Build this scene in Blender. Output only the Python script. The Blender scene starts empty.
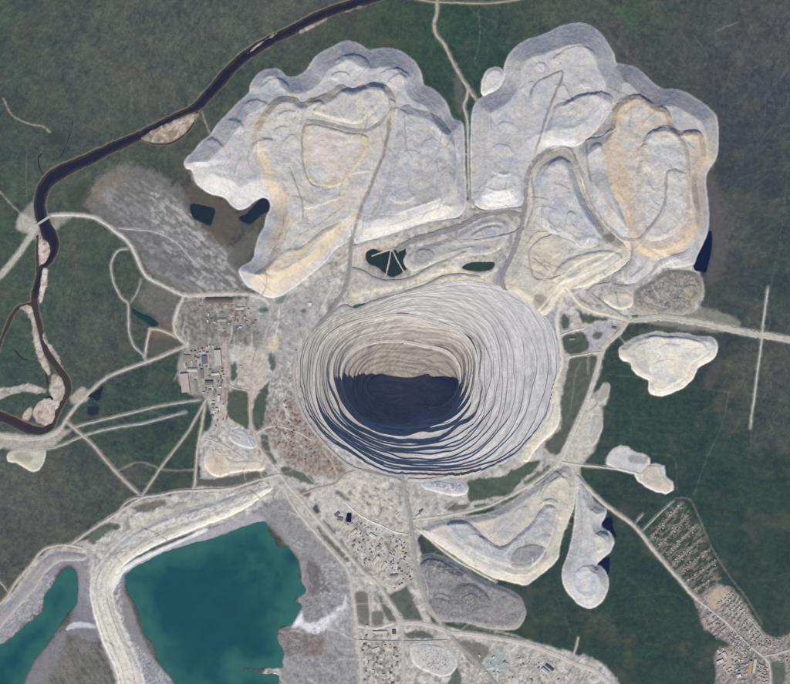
import bpy, bmesh, math, random
import numpy as np

# ------------------------------------------------------------------ camera, sky, sun, exposure
SC = bpy.context.scene
COL = SC.collection
S = 7.5                      # metres per photograph pixel
CX, CY = 395.0, 342.0        # photograph centre
HC = 14000.0                 # flying height of the camera
cd = bpy.data.cameras.new('camera')
cd.sensor_width = 36.0
cd.lens = 36.0 * HC / (790 * S)
cd.clip_start = 10.0
cd.clip_end = 200000.0
cam = bpy.data.objects.new('camera', cd)
cam.location = (0, 0, HC)
cam.rotation_euler = (0, 0, 0)
COL.objects.link(cam)
SC.camera = cam

SUN_EL = math.radians(42.0)
SUN_AZ = math.radians(186.0)         # compass bearing of the sun, north is +Y
w = bpy.data.worlds.new('World')
SC.world = w
w.use_nodes = True
nt = w.node_tree
bg = nt.nodes['Background']
sky = nt.nodes.new('ShaderNodeTexSky')
sky.sky_type = 'NISHITA'
sky.sun_disc = False
sky.sun_elevation = SUN_EL
sky.sun_rotation = SUN_AZ
sky.altitude = 300
sky.air_density = 1.0
sky.dust_density = 0.3
sky.ozone_density = 2.0
nt.links.new(sky.outputs['Color'], bg.inputs['Color'])
bg.inputs['Strength'].default_value = 0.066
ld = bpy.data.lights.new('sun', 'SUN')
ld.energy = 4.3
ld.angle = math.radians(0.5)
ld.color = (1.0, 0.965, 0.92)
sun = bpy.data.objects.new('sun', ld)
sun.rotation_euler = (math.pi / 2 - SUN_EL, 0, math.pi - SUN_AZ)
COL.objects.link(sun)
SC.view_settings.view_transform = 'Standard'
SC.view_settings.look = 'None'
SC.view_settings.exposure = 0.56
SC.view_settings.gamma = 1.0
SC.cycles.diffuse_bounces = 1
SC.cycles.max_bounces = 6

HAZE = 5.8e-6                  # density of the air, per metre

rng = np.random.default_rng(7)
random.seed(7)


AIR = np.array([0.0075, 0.0120, 0.0420])   # light the air adds over the scene


# ------------------------------------------------------------------ numeric helpers
def lin(c):
    c = np.asarray(c, dtype=np.float64) / 255.0
    c = np.where(c <= 0.04045, c / 12.92, ((c + 0.055) / 1.055) ** 2.4)
    return np.maximum(c - AIR, 0.14 * c) / np.array([1.165, 1.185, 1.232])        # what the rock itself reflects, without the blue air over it


def hash2(ix, iy, seed):
    n = (ix.astype(np.int64) * 374761393 + iy.astype(np.int64) * 668265263 + seed * 974634497) & 0xffffffff
    n = ((n ^ (n >> 13)) * 1274126177) & 0xffffffff
    n = n ^ (n >> 16)
    return (n & 0xffff).astype(np.float32) / 32767.5 - 1.0


def vnoise(x, y, seed=0):
    x = np.asarray(x, np.float32); y = np.asarray(y, np.float32)
    ix = np.floor(x); iy = np.floor(y)
    fx = x - ix; fy = y - iy
    ix = ix.astype(np.int64); iy = iy.astype(np.int64)
    fx = fx * fx * fx * (fx * (fx * 6 - 15) + 10); fy = fy * fy * fy * (fy * (fy * 6 - 15) + 10)
    a = hash2(ix, iy, seed); b = hash2(ix + 1, iy, seed)
    c = hash2(ix, iy + 1, seed); d = hash2(ix + 1, iy + 1, seed)
    return (a + (b - a) * fx) * (1 - fy) + (c + (d - c) * fx) * fy


def fbm(x, y, seed=0, octv=4, gain=0.55):
    t = 0; a = 1.0; s = 0
    for k in range(octv):
        t = t + a * vnoise(x * 2 ** k + 17.3 * k, y * 2 ** k - 9.1 * k, seed + k)
        s += a; a *= gain
    return t / s * 1.6


def worley(x, y, seed=0):
    x = np.asarray(x, np.float32); y = np.asarray(y, np.float32)
    ix = np.floor(x).astype(np.int64); iy = np.floor(y).astype(np.int64)
    best = np.full(x.shape, 9.0, np.float32)
    for j in (-1, 0, 1):
        for i in (-1, 0, 1):
            qx = ix + i + 0.5 + 0.45 * hash2(ix + i, iy + j, seed); qy = iy + j + 0.5 + 0.45 * hash2(ix + i, iy + j, seed + 91)
            np.minimum(best, (x - qx) ** 2 + (y - qy) ** 2, out=best)
    return np.sqrt(best)


def terrace(f, w):
    k = np.floor(f); t = f - k
    return k + smooth(0.5 - w, 0.5 + w, t)


def smooth(e0, e1, x):
    t = np.clip((x - e0) / (e1 - e0), 0, 1)
    return t * t * (3 - 2 * t)


def crom(P, n=5, closed=True):
    """Catmull-Rom through the points."""
    P = np.asarray(P, np.float64)[:, :2]
    if closed:
        A, B, Cc, D = np.roll(P, 1, 0), P, np.roll(P, -1, 0), np.roll(P, -2, 0)
    else:
        Q = np.vstack([2 * P[0] - P[1], P, 2 * P[-1] - P[-2]])
        A, B, Cc, D = Q[:-3], Q[1:-2], Q[2:-1], Q[3:]
    out = []
    for t in np.arange(n) / n:
        out.append(0.5 * (2 * B + (Cc - A) * t + (2 * A - 5 * B + 4 * Cc - D) * t * t + (3 * B - A - 3 * Cc + D) * t ** 3))
    out = np.stack(out, 1).reshape(-1, 2)
    if not closed:
        out = np.vstack([out, P[-1]])
    return out


def seg_dist(px, py, P, closed):
    d2 = np.full(px.shape, 1e12, np.float32)
    n = len(P)
    for i in range(n if closed else n - 1):
        ax, ay = P[i]; bx, by = P[(i + 1) % n]
        dx, dy = bx - ax, by - ay
        L = dx * dx + dy * dy + 1e-9
        t = np.clip(((px - ax) * dx + (py - ay) * dy) / L, 0, 1)
        ex = px - ax - t * dx; ey = py - ay - t * dy
        np.minimum(d2, ex * ex + ey * ey, out=d2)
    return np.sqrt(d2)


def sdf(px, py, P):
    """signed distance to a closed outline, positive inside."""
    px = px.astype(np.float32); py = py.astype(np.float32)
    d = seg_dist(px, py, P, True)
    ins = np.zeros(px.shape, bool)
    n = len(P)
    for i in range(n):
        ax, ay = P[i]; bx, by = P[(i + 1) % n]
        if ay == by: continue
        c = ((ay > py) != (by > py)) & (px < (bx - ax) * (py - ay) / (by - ay) + ax)
        ins ^= c
    return np.where(ins, d, -d)


# ------------------------------------------------------------------ the colour and height maps of the land (photograph pixel units)
X0, Y0, X1, Y1, ST = -60.0, -60.0, 850.0, 744.0, 0.5
NX = int((X1 - X0) / ST) + 1; NY = int((Y1 - Y0) / ST) + 1
gx = X0 + np.arange(NX) * ST; gy = Y0 + np.arange(NY) * ST
GX, GY = np.meshgrid(gx.astype(np.float32), gy.astype(np.float32))
ALB = np.zeros((NY, NX, 3), np.float32)
HGT = np.zeros((NY, NX), np.float32)          # top surface, ground and heaps
VEG = np.ones((NY, NX), np.float32)           # 1 = plant cover
N1 = fbm(GX / 14, GY / 14, 1, 4)
N2 = fbm(GX / 3.2, GY / 3.2, 11, 3)
N3 = fbm(GX / 1.1, GY / 1.1, 21, 2)


def crop(P, pad):
    P = np.asarray(P)
    i0 = max(0, int((P[:, 0].min() - pad - X0) / ST)); i1 = min(NX, int((P[:, 0].max() + pad - X0) / ST) + 2)
    j0 = max(0, int((P[:, 1].min() - pad - Y0) / ST)); j1 = min(NY, int((P[:, 1].max() + pad - Y0) / ST) + 2)
    return slice(j0, j1), slice(i0, i1)


def upsample(a, ny, nx):
    yy = np.minimum(np.arange(ny) / 2.0, a.shape[0] - 1.001); xx = np.minimum(np.arange(nx) / 2.0, a.shape[1] - 1.001)
    iy = yy.astype(int); ix = xx.astype(int); fy = (yy - iy)[:, None].astype(np.float32); fx = (xx - ix)[None, :].astype(np.float32)
    r0 = a[iy]; r1 = a[iy + 1]
    r = r0 * (1 - fy) + r1 * fy
    return r[:, ix] * (1 - fx) + r[:, ix + 1] * fx


def csdf(sl, P, closed=True):
    x = GX[sl][::2, ::2]; y = GY[sl][::2, ::2]
    x = np.pad(x, ((0, 1), (0, 1)), mode='edge'); y = np.pad(y, ((0, 1), (0, 1)), mode='edge')
    x[:, -1] = x[:, -2] + 2 * ST; y[-1, :] = y[-2, :] + 2 * ST
    d = sdf(x, y, P) if closed else seg_dist(x, y, P, False)
    return upsample(d, *GX[sl].shape)


def apply(sl, m, rgb, veg=None):
    c = lin(rgb).astype(np.float32)
    ALB[sl] = ALB[sl] * (1 - m[..., None]) + c * m[..., None]
    if veg is not None:
        VEG[sl] = VEG[sl] * (1 - m) + veg * m


def fill(P, rgb, soft=1.0, alpha=1.0, rough=0.6, veg=None, n=4, sm=True):
    Q = crom(P, n) if sm else np.asarray(P, float)
    sl = crop(Q, soft + rough * 2 + 2)
    d = csdf(sl, Q) + rough * (N2[sl] * 0.7 + N1[sl] * 0.8)
    apply(sl, smooth(-soft, soft, d) * alpha, rgb, veg)


def stroke(L, wd, rgb, soft=0.6, alpha=1.0, rough=0.25, veg=0.0, n=4):
    Q = crom(L, n, False)
    sl = crop(Q, wd + soft + 3)
    d = wd / 2 - csdf(sl, Q, False) + rough * N2[sl]
    apply(sl, smooth(-soft, soft, d) * alpha, rgb, veg)


def blotch(P, rgb, scale=3.0, thr=0.0, seed=5, alpha=0.8, wid=0.35, stretch=None, n=3, veg=None):
    Q = crom(P, n)
    sl = crop(Q, 3)
    d = csdf(sl, Q)
    x, y = GX[sl], GY[sl]
    if stretch:
        a, k = stretch
        ca, sa = math.cos(a), math.sin(a)
        x, y = (x * ca + y * sa) / k, (-x * sa + y * ca)
    m = smooth(thr - wid, thr + wid, fbm(x / scale, y / scale, seed, 4)) * smooth(-1.5, 2.5, d + N1[sl] * 2)
    apply(sl, m * alpha, rgb, veg)


def bil(A, px, py):
    fx = np.clip((np.asarray(px) - X0) / ST, 0, NX - 1.001); fy = np.clip((np.asarray(py) - Y0) / ST, 0, NY - 1.001)
    ix = fx.astype(int); iy = fy.astype(int)
    fx = fx - ix; fy = fy - iy
    if A.ndim == 3: fx = fx[..., None]; fy = fy[..., None]
    return (A[iy, ix] * (1 - fx) + A[iy, ix + 1] * fx) * (1 - fy) + (A[iy + 1, ix] * (1 - fx) + A[iy + 1, ix + 1] * fx) * fy


# ---- plant cover colours over the land
CTRL = [(20, 20, 70, 86, 76), (100, 40, 82, 90, 82), (60, 100, 76, 88, 80), (150, 70, 86, 92, 86), (230, 30, 84, 90, 84), (180, 95, 82, 88, 80),
        (20, 130, 72, 84, 76), (20, 220, 70, 86, 74), (300, 10, 90, 92, 86), (330, 30, 74, 82, 72), (400, 30, 64, 82, 68), (450, 30, 50, 82, 66),
        (480, 60, 52, 80, 68), (440, 90, 52, 76, 66), (520, 20, 68, 84, 72), (570, 8, 78, 86, 78), (615, 40, 84, 84, 80), (645, 18, 62, 88, 70),
        (700, 30, 78, 84, 76), (775, 30, 82, 86, 84), (690, 75, 78, 82, 76), (760, 120, 70, 78, 78), (740, 170, 64, 74, 74), (780, 220, 64, 78, 74),
        (722, 240, 82, 82, 84), (760, 280, 60, 76, 72), (735, 310, 66, 74, 74), (770, 365, 82, 84, 80), (780, 430, 74, 82, 76), (640, 420, 46, 76, 64),
        (700, 430, 47, 74, 65), (760, 480, 50, 74, 64), (720, 480, 46, 72, 64), (620, 490, 52, 72, 65), (650, 600, 48, 72, 64), (600, 640, 48, 72, 62),
        (550, 600, 52, 74, 64), (780, 560, 48, 70, 60), (700, 385, 52, 72, 65), (742, 400, 72, 78, 73), (60, 300, 74, 88, 78), (90, 330, 84, 88, 82),
        (100, 280, 72, 88, 76), (20, 350, 64, 86, 74), (150, 390, 62, 82, 72), (120, 430, 58, 80, 70), (160, 440, 56, 78, 69), (120, 485, 84, 86, 83),
        (30, 500, 92, 92, 88), (60, 525, 86, 90, 82), (100, 510, 70, 86, 72), (15, 575, 86, 86, 80), (170, 470, 60, 78, 68), (160, 155, 74, 86, 72),
        (225, 240, 88, 86, 80), (195, 180, 84, 80, 78), (60, 190, 78, 90, 78), (580, 430, 66, 80, 72), (260, 60, 70, 84, 74), (230, 85, 70, 84, 74),
        (90, 660, 106, 103, 99), (800, 660, 60, 78, 68), (400, 720, 90, 92, 86)]
num = np.zeros((NY, NX, 3), np.float32); den = np.zeros((NY, NX), np.float32)
wx = GX + N1 * 14; wy = GY + fbm(GX / 20, GY / 20, 71, 3) * 14
for (x, y, r, g, b) in CTRL:
    ww = 1.0 / (((wx - x) ** 2 + (wy - y) ** 2) / 900.0 + 0.6) ** 2
    num += ww[..., None] * lin((r, g, b)).astype(np.float32); den += ww
ALB[:] = num / den[..., None] * 0.92
lum = ALB.mean(-1, keepdims=True)
nq = np.clip(0.26 + 0.45 * np.exp(-((GX - 740) / 110) ** 2 - ((GY - 90) / 150) ** 2), 0, 1)[..., None]
ALB[:] = ALB * (1 - nq) + lum * np.array([1.08, 1.08, 0.84], np.float32) * nq
del num, wx, wy
# patchy moss, bare ground and run-off streaks
ALB *= (1 + 0.19 * N1 + 0.22 * N2 + 0.20 * N3)[..., None]
q = smooth(0.15, 0.75, fbm(GX / 26, GY / 26, 301, 4))[..., None] * 0.35
ALB[:] = ALB * (1 - q) + lin((88, 86, 80)).astype(np.float32) * (1 + 0.2 * N2)[..., None] * q


def streaks(ang, freq, stretch, seed, amp, mask):
    ca, sa = math.cos(ang), math.sin(ang)
    u = (GX * ca + GY * sa) / stretch; v = -GX * sa + GY * ca + 2.5 * N1
    n = 0.8 * vnoise(u * freq, v * freq, seed) + 0.8 * vnoise(u * freq * 2.2, v * freq * 2.2, seed + 1) + 0.5 * vnoise(u * freq * 3, v * freq * 4, seed + 2)
    ALB[:] *= (1 + amp * n * mask)[..., None]


def blob(x, y, r):
    return np.exp(-((GX - x) ** 2 + (GY - y) ** 2) / (2.0 * r * r))


streaks(0.05, 0.45, 14, 31, 0.10, blob(770, 200, 70) + blob(680, 430, 90) + blob(640, 610, 90))
streaks(-0.9, 0.45, 12, 33, 0.14, blob(60, 40, 70) + blob(240, 20, 60))
streaks(1.2, 0.5, 9, 35, 0.15, blob(470, 60, 40) + blob(180, 60, 60) + blob(100, 320, 40))
streaks(0.35, 0.4, 10, 37, 0.14, blob(150, 430, 50) + blob(130, 400, 40))
streaks(0.3, 0.5, 6, 40, 0.10, np.ones_like(GX))
streaks(-1.1, 0.6, 5, 43, 0.09, np.ones_like(GX))
streaks(0.75, 0.5, 8, 39, 0.12, blob(770, 400, 50) + blob(40, 510, 50))
ang = np.arctan2(GY - 286, GX - 676); rad = np.hypot(GY - 286, GX - 676)
fan = vnoise(ang * 16, rad / 60, 41) + 0.7 * vnoise(ang * 34, rad / 45, 42)
ALB *= (1 + 0.15 * fan * np.exp(-((rad - 70) / 60) ** 2) * (GX > 690))[..., None]
del ang, rad, fan
fill([(700, 165), (712, 170), (722, 200), (728, 240), (722, 275), (708, 285), (704, 270), (712, 250), (710, 215), (706, 190)], (92, 88, 92), 5, 0.7, 1.5)
fill([(716, 358), (722, 360), (716, 385), (706, 388), (704, 378)], (84, 82, 84), 4, 0.7, 1.5)
fill([(505, 585), (520, 590), (530, 600), (528, 615), (520, 600)], (74, 76, 80), 4, 0.7, 1.0)
# sandy fan and grey tailings plume
fill([(85, 205), (92, 188), (108, 172), (128, 166), (150, 168), (172, 182), (188, 196), (196, 225), (225, 240), (240, 270), (246, 296), (190, 296), (152, 276), (140, 256), (126, 238), (105, 224)], (112, 110, 111), 4.5, 0.9, 4, 0.1)
fill([(85, 205), (95, 185), (115, 172), (130, 175), (120, 190), (105, 200)], (128, 118, 106), 7, 0.6, 3, 0.2)
blotch([(100, 195), (125, 178), (160, 185), (190, 210), (225, 250), (243, 292), (190, 292), (150, 270), (135, 240)], (144, 142, 143), 2.4, 0.08, 51, 0.6, 0.4, (0.62, 4))
blotch([(150, 190), (185, 205), (230, 260), (243, 292), (200, 290), (160, 240)], (172, 169, 168), 1.9, 0.2, 53, 0.8, 0.25, (0.7, 3))
blotch([(140, 230), (180, 240), (200, 265), (180, 280), (150, 265)], (98, 98, 104), 6, 0.0, 54, 0.5, 0.4, (0.5, 2))
fill([(155, 280), (175, 284), (182, 300), (176, 330), (160, 320), (140, 305), (140, 290)], (110, 108, 106), 5, 0.8, 2, 0.2)
# ---- ground churned up by the mine
BARE = [(244, 298), (300, 282), (345, 235), (400, 228), (466, 200), (530, 196), (600, 230), (690, 262), (702, 278), (702, 298), (688, 314), (640, 318), (624, 322), (606, 345),
        (600, 370), (592, 395), (606, 385), (608, 400), (598, 412), (603, 425), (595, 448), (580, 468), (574, 482), (530, 490), (470, 512), (424, 530), (421, 556), (430, 620), (444, 626), (500, 632), (545, 645), (580, 655),
        (606, 668), (625, 700), (620, 744), (270, 744), (280, 640), (296, 620), (300, 590), (300, 560), (285, 540), (262, 516), (200, 530), (150, 548), (122, 566), (114, 590), (128, 630), (146, 660), (152, 700), (155, 744),
        (122, 744), (116, 684), (96, 630), (88, 600), (84, 570), (62, 560), (45, 572), (18, 605), (0, 632), (-20, 650), (-20, 630), (8, 598), (34, 562), (52, 550), (86, 540), (104, 520), (140, 502),
        (190, 490), (200, 470), (200, 440), (212, 424), (206, 398), (190, 394), (180, 385), (178, 365), (186, 345), (178, 335), (174, 315), (186, 300)]
fill(BARE, (172, 168, 166), 2.0, 1.0, 1.6, 0.0)
blotch(BARE, (202, 198, 195), 6, 0.1, 61, 0.75, 0.4)
blotch(BARE, (128, 124, 120), 4, 0.32, 63, 0.7, 0.25)
blotch(BARE, (182, 174, 165), 9, 0.25, 65, 0.7, 0.3)
# areas of their own colour
fill([(560, 140), (600, 120), (620, 200), (640, 250), (600, 250), (570, 180)], (176, 172, 172), 2, 1, 1, 0)
fill([(186, 300), (240, 300), (262, 330), (258, 350), (240, 345), (186, 345), (176, 330)], (128, 124, 122), 4, 0.85, 2)
blotch([(180, 300), (240, 300), (262, 330), (240, 345), (186, 345)], (96, 92, 90), 3, 0.2, 67, 0.75)
blotch([(205, 302), (255, 302), (262, 330), (230, 322)], (172, 160, 156), 2.5, 0.15, 68, 0.8)
fill([(184, 346), (226, 340), (228, 395), (205, 398), (188, 392), (180, 375)], (140, 134, 130), 3, 0.8, 1)
fill([(255, 300), (300, 290), (320, 280), (318, 310), (298, 345), (292, 380), (272, 370), (262, 330)], (156, 153, 154), 6, 0.8, 2)
fill([(240, 352), (262, 350), (268, 372), (258, 394), (250, 398), (240, 385)], (184, 176, 166), 2.5, 0.85, 1.4)
fill([(269, 338), (278, 336), (278, 350), (271, 352)], (196, 186, 160), 1.5, 0.9, .5)
fill([(262, 420), (285, 395), (300, 400), (312, 430), (345, 462), (338, 478), (300, 470), (275, 450), (270, 435)], (136, 128, 124), 4, 0.85, 2)
blotch([(265, 425), (292, 400), (310, 430), (345, 462), (335, 478), (290, 468)], (122, 92, 86), 2.2, 0.12, 71, 0.75, 0.3)
blotch([(265, 425), (292, 400), (310, 430), (345, 462), (335, 478), (290, 468)], (170, 160, 152), 1.8, 0.22, 72, 0.8, 0.25)
blotch([(268, 385), (275, 372), (295, 380), (292, 410), (280, 440), (262, 425)], (100, 96, 104), 2.0, 0.15, 73, 0.7, 0.3)
fill([(318, 492), (345, 478), (375, 480), (400, 510), (396, 530), (355, 515), (330, 520)], (188, 182, 178), 4, 0.7, 2)
blotch([(340, 480), (385, 485), (404, 520), (380, 522), (345, 500)], (206, 197, 182), 3, 0.12, 75, 0.7, 0.3)
blotch([(345, 490), (385, 485), (404, 530), (370, 516)], (122, 112, 104), 1.8, 0.32, 76, 0.8, 0.2, (0.6, 2.5))
blotch([(335, 520), (372, 515), (408, 535), (410, 575), (380, 580), (355, 555)], (206, 198, 186), 0.9, 0.2, 77, 0.65, 0.3)
blotch([(335, 520), (372, 515), (408, 535), (410, 575), (380, 580), (355, 555)], (100, 98, 98), 0.9, 0.25, 78, 0.65, 0.25)
blotch([(355, 630), (400, 640), (398, 700), (362, 700)], (206, 196, 186), 1.0, 0.22, 79, 0.7, 0.3)
blotch([(355, 630), (400, 640), (398, 700), (362, 700)], (104, 102, 98), 2.0, 0.2, 80, 0.8, 0.25)
blotch([(460, 645), (540, 655), (590, 670), (600, 700), (470, 700)], (200, 193, 184), 1.3, 0.12, 81, 0.65, 0.3)
blotch([(460, 645), (540, 655), (590, 670), (600, 700), (470, 700)], (112, 108, 104), 1.3, 0.3, 82, 0.7, 0.25)
fill([(485, 660), (496, 648), (508, 652), (508, 668), (498, 676), (486, 672)], (150, 158, 160), 4, 0.8, 1)
# benches round the pit: white and cream north and east, grey-blue further east
fill([(345, 300), (372, 290), (400, 284), (440, 268), (480, 275), (500, 285), (520, 300), (545, 318), (550, 340), (530, 315), (500, 296), (460, 286), (400, 288), (360, 300)], (206, 197, 182), 3, 0.85, 1.2)
fill([(352, 290), (375, 286), (410, 285), (436, 272), (455, 265), (470, 273), (440, 276), (415, 287), (380, 293), (355, 296)], (214, 206, 188), 2, 0.8, 1)
fill([(505, 283), (520, 305), (545, 315), (560, 300), (562, 330), (560, 360), (556, 380), (548, 360), (540, 325), (520, 310)], (158, 156, 166), 3, 0.85, 1)
blotch([(520, 305), (556, 310), (560, 380), (545, 370)], (120, 118, 126), 3, 0.2, 83, 0.6)
fill([(490, 285), (498, 270), (508, 262), (504, 280), (512, 300), (500, 292)], (142, 138, 148), 3, 0.8, 1)
fill([(345, 285), (350, 260), (366, 262), (392, 282), (410, 282), (375, 290), (352, 294)], (178, 170, 166), 3, 0.7, 1)
fill([(364, 252), (372, 246), (406, 244), (414, 262), (404, 276), (386, 280), (366, 268)], (146, 140, 138), 3, 0.8, 1)
fill([(352, 252), (372, 241), (410, 240), (395, 247), (372, 250), (360, 262)], (196, 184, 176), 2, 0.8, 1)
fill([(520, 463), (545, 440), (556, 428), (560, 405), (556, 388), (548, 398), (540, 420), (528, 440)], (206, 198, 178), 1.6, 1, 0.6)
fill([(413, 477), (440, 468), (470, 462), (500, 450), (494, 462), (468, 472), (435, 480)], (196, 178, 160), 2, 0.8, 0.8)
fill([(560, 454), (575, 430), (590, 402), (602, 410), (601, 428), (592, 448), (580, 466), (570, 470)], (188, 182, 172), 1.8, 0.9, 1)
fill([(586, 330), (600, 322), (616, 326), (604, 340), (590, 352)], (166, 164, 170), 2, 0.8, 1)
fill([(636, 316), (700, 308), (740, 322), (720, 332), (660, 326)], (150, 146, 138), 2, 0.6, 1.2, 0.1)
# beaches and mud round the tailings ponds
fill([(252, 512), (285, 500), (310, 530), (345, 570), (352, 620), (358, 690), (360, 744), (270, 744), (282, 660), (276, 640), (292, 620), (300, 600), (298, 560), (268, 525)], (138, 136, 138), 3, 0.95, 1.5)
fill([(308, 560), (326, 575), (332, 592), (318, 598), (308, 588)], (108, 103, 106), 2.5, 0.9, 1)
fill([(306, 600), (318, 595), (338, 596), (342, 606), (330, 620), (314, 624), (304, 612)], (142, 140, 144), 2, 0.9, 0.8)
blotch([(300, 596), (345, 594), (346, 630), (300, 630)], (104, 102, 110), 1.5, 0.3, 85, 0.6)
fill([(292, 627), (302, 612), (304, 622), (316, 622), (330, 615), (342, 604), (346, 596), (346, 612), (338, 626), (322, 636), (308, 632), (302, 627)], (218, 216, 222), 1.8, 0.95, 1)
fill([(278, 630), (290, 628), (310, 634), (332, 632), (325, 650), (310, 656), (288, 656), (279, 640)], (110, 103, 104), 2, 0.85, 1)
blotch([(278, 630), (332, 632), (325, 650), (288, 658)], (150, 140, 142), 1.0, 0.2, 86, 0.8, 0.25, (0.2, 2.5))
fill([(310, 644), (322, 640), (330, 644), (320, 656), (311, 655)], (124, 108, 102), 3, 0.4, 1)
fill([(325, 630), (350, 610), (354, 660), (358, 690), (300, 690), (284, 664), (300, 655), (322, 656)], (150, 148, 149), 3, 0.8, 2)
blotch([(320, 560), (350, 570), (352, 620), (340, 640), (325, 620)], (172, 170, 176), 2.0, 0.2, 87, 0.7)
blotch([(284, 664), (340, 650), (356, 700), (290, 700)], (108, 106, 112), 3.0, 0.25, 88, 0.6)
fill([(118, 566), (128, 572), (124, 590), (134, 612), (140, 632), (152, 655), (168, 676), (176, 690), (148, 700), (138, 655), (124, 625), (114, 596)], (132, 131, 135), 2, 1, 0.7)
blotch([(134, 645), (150, 655), (168, 676), (176, 694), (145, 694)], (176, 178, 186), 1.2, 0.1, 89, 0.8)
fill([(122, 568), (150, 552), (180, 540), (215, 527), (250, 514), (266, 520), (240, 528), (205, 541), (176, 549), (148, 562), (130, 572)], (166, 164, 170), 1.6, 1, 0.6)
fill([(112, 594), (113, 583), (120, 571), (134, 561), (155, 551), (180, 540), (205, 529), (205, 532), (180, 543), (155, 555), (136, 564), (123, 574), (117, 585)], (226, 224, 224), 0.8, 1, 0.4)
fill([(55, 552), (85, 556), (90, 580), (94, 610), (84, 622), (76, 604), (78, 580), (72, 566), (60, 570), (48, 590), (42, 606), (28, 620), (12, 636), (-20, 660), (-20, 625), (10, 600), (34, 570)], (140, 138, 144), 2.5, 1, 1)
blotch([(0, 620), (30, 580), (55, 575), (45, 605), (20, 635), (0, 650)], (176, 172, 176), 1.8, 0.15, 91, 0.8)
fill([(76, 600), (92, 612), (98, 640), (85, 640), (62, 632), (52, 642), (34, 664), (22, 690), (40, 690), (62, 650)], (128, 126, 134), 3, 0.85, 1.2)
blotch([(62, 640), (95, 640), (118, 690), (30, 690)], (128, 125, 121), 1.6, 0.1, 93, 0.6, 0.3, (1.05, 6))
fill([(66, 630), (74, 622), (92, 624), (94, 628), (76, 628)], (200, 204, 208), 1.0, 0.8, 0.5)
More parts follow.
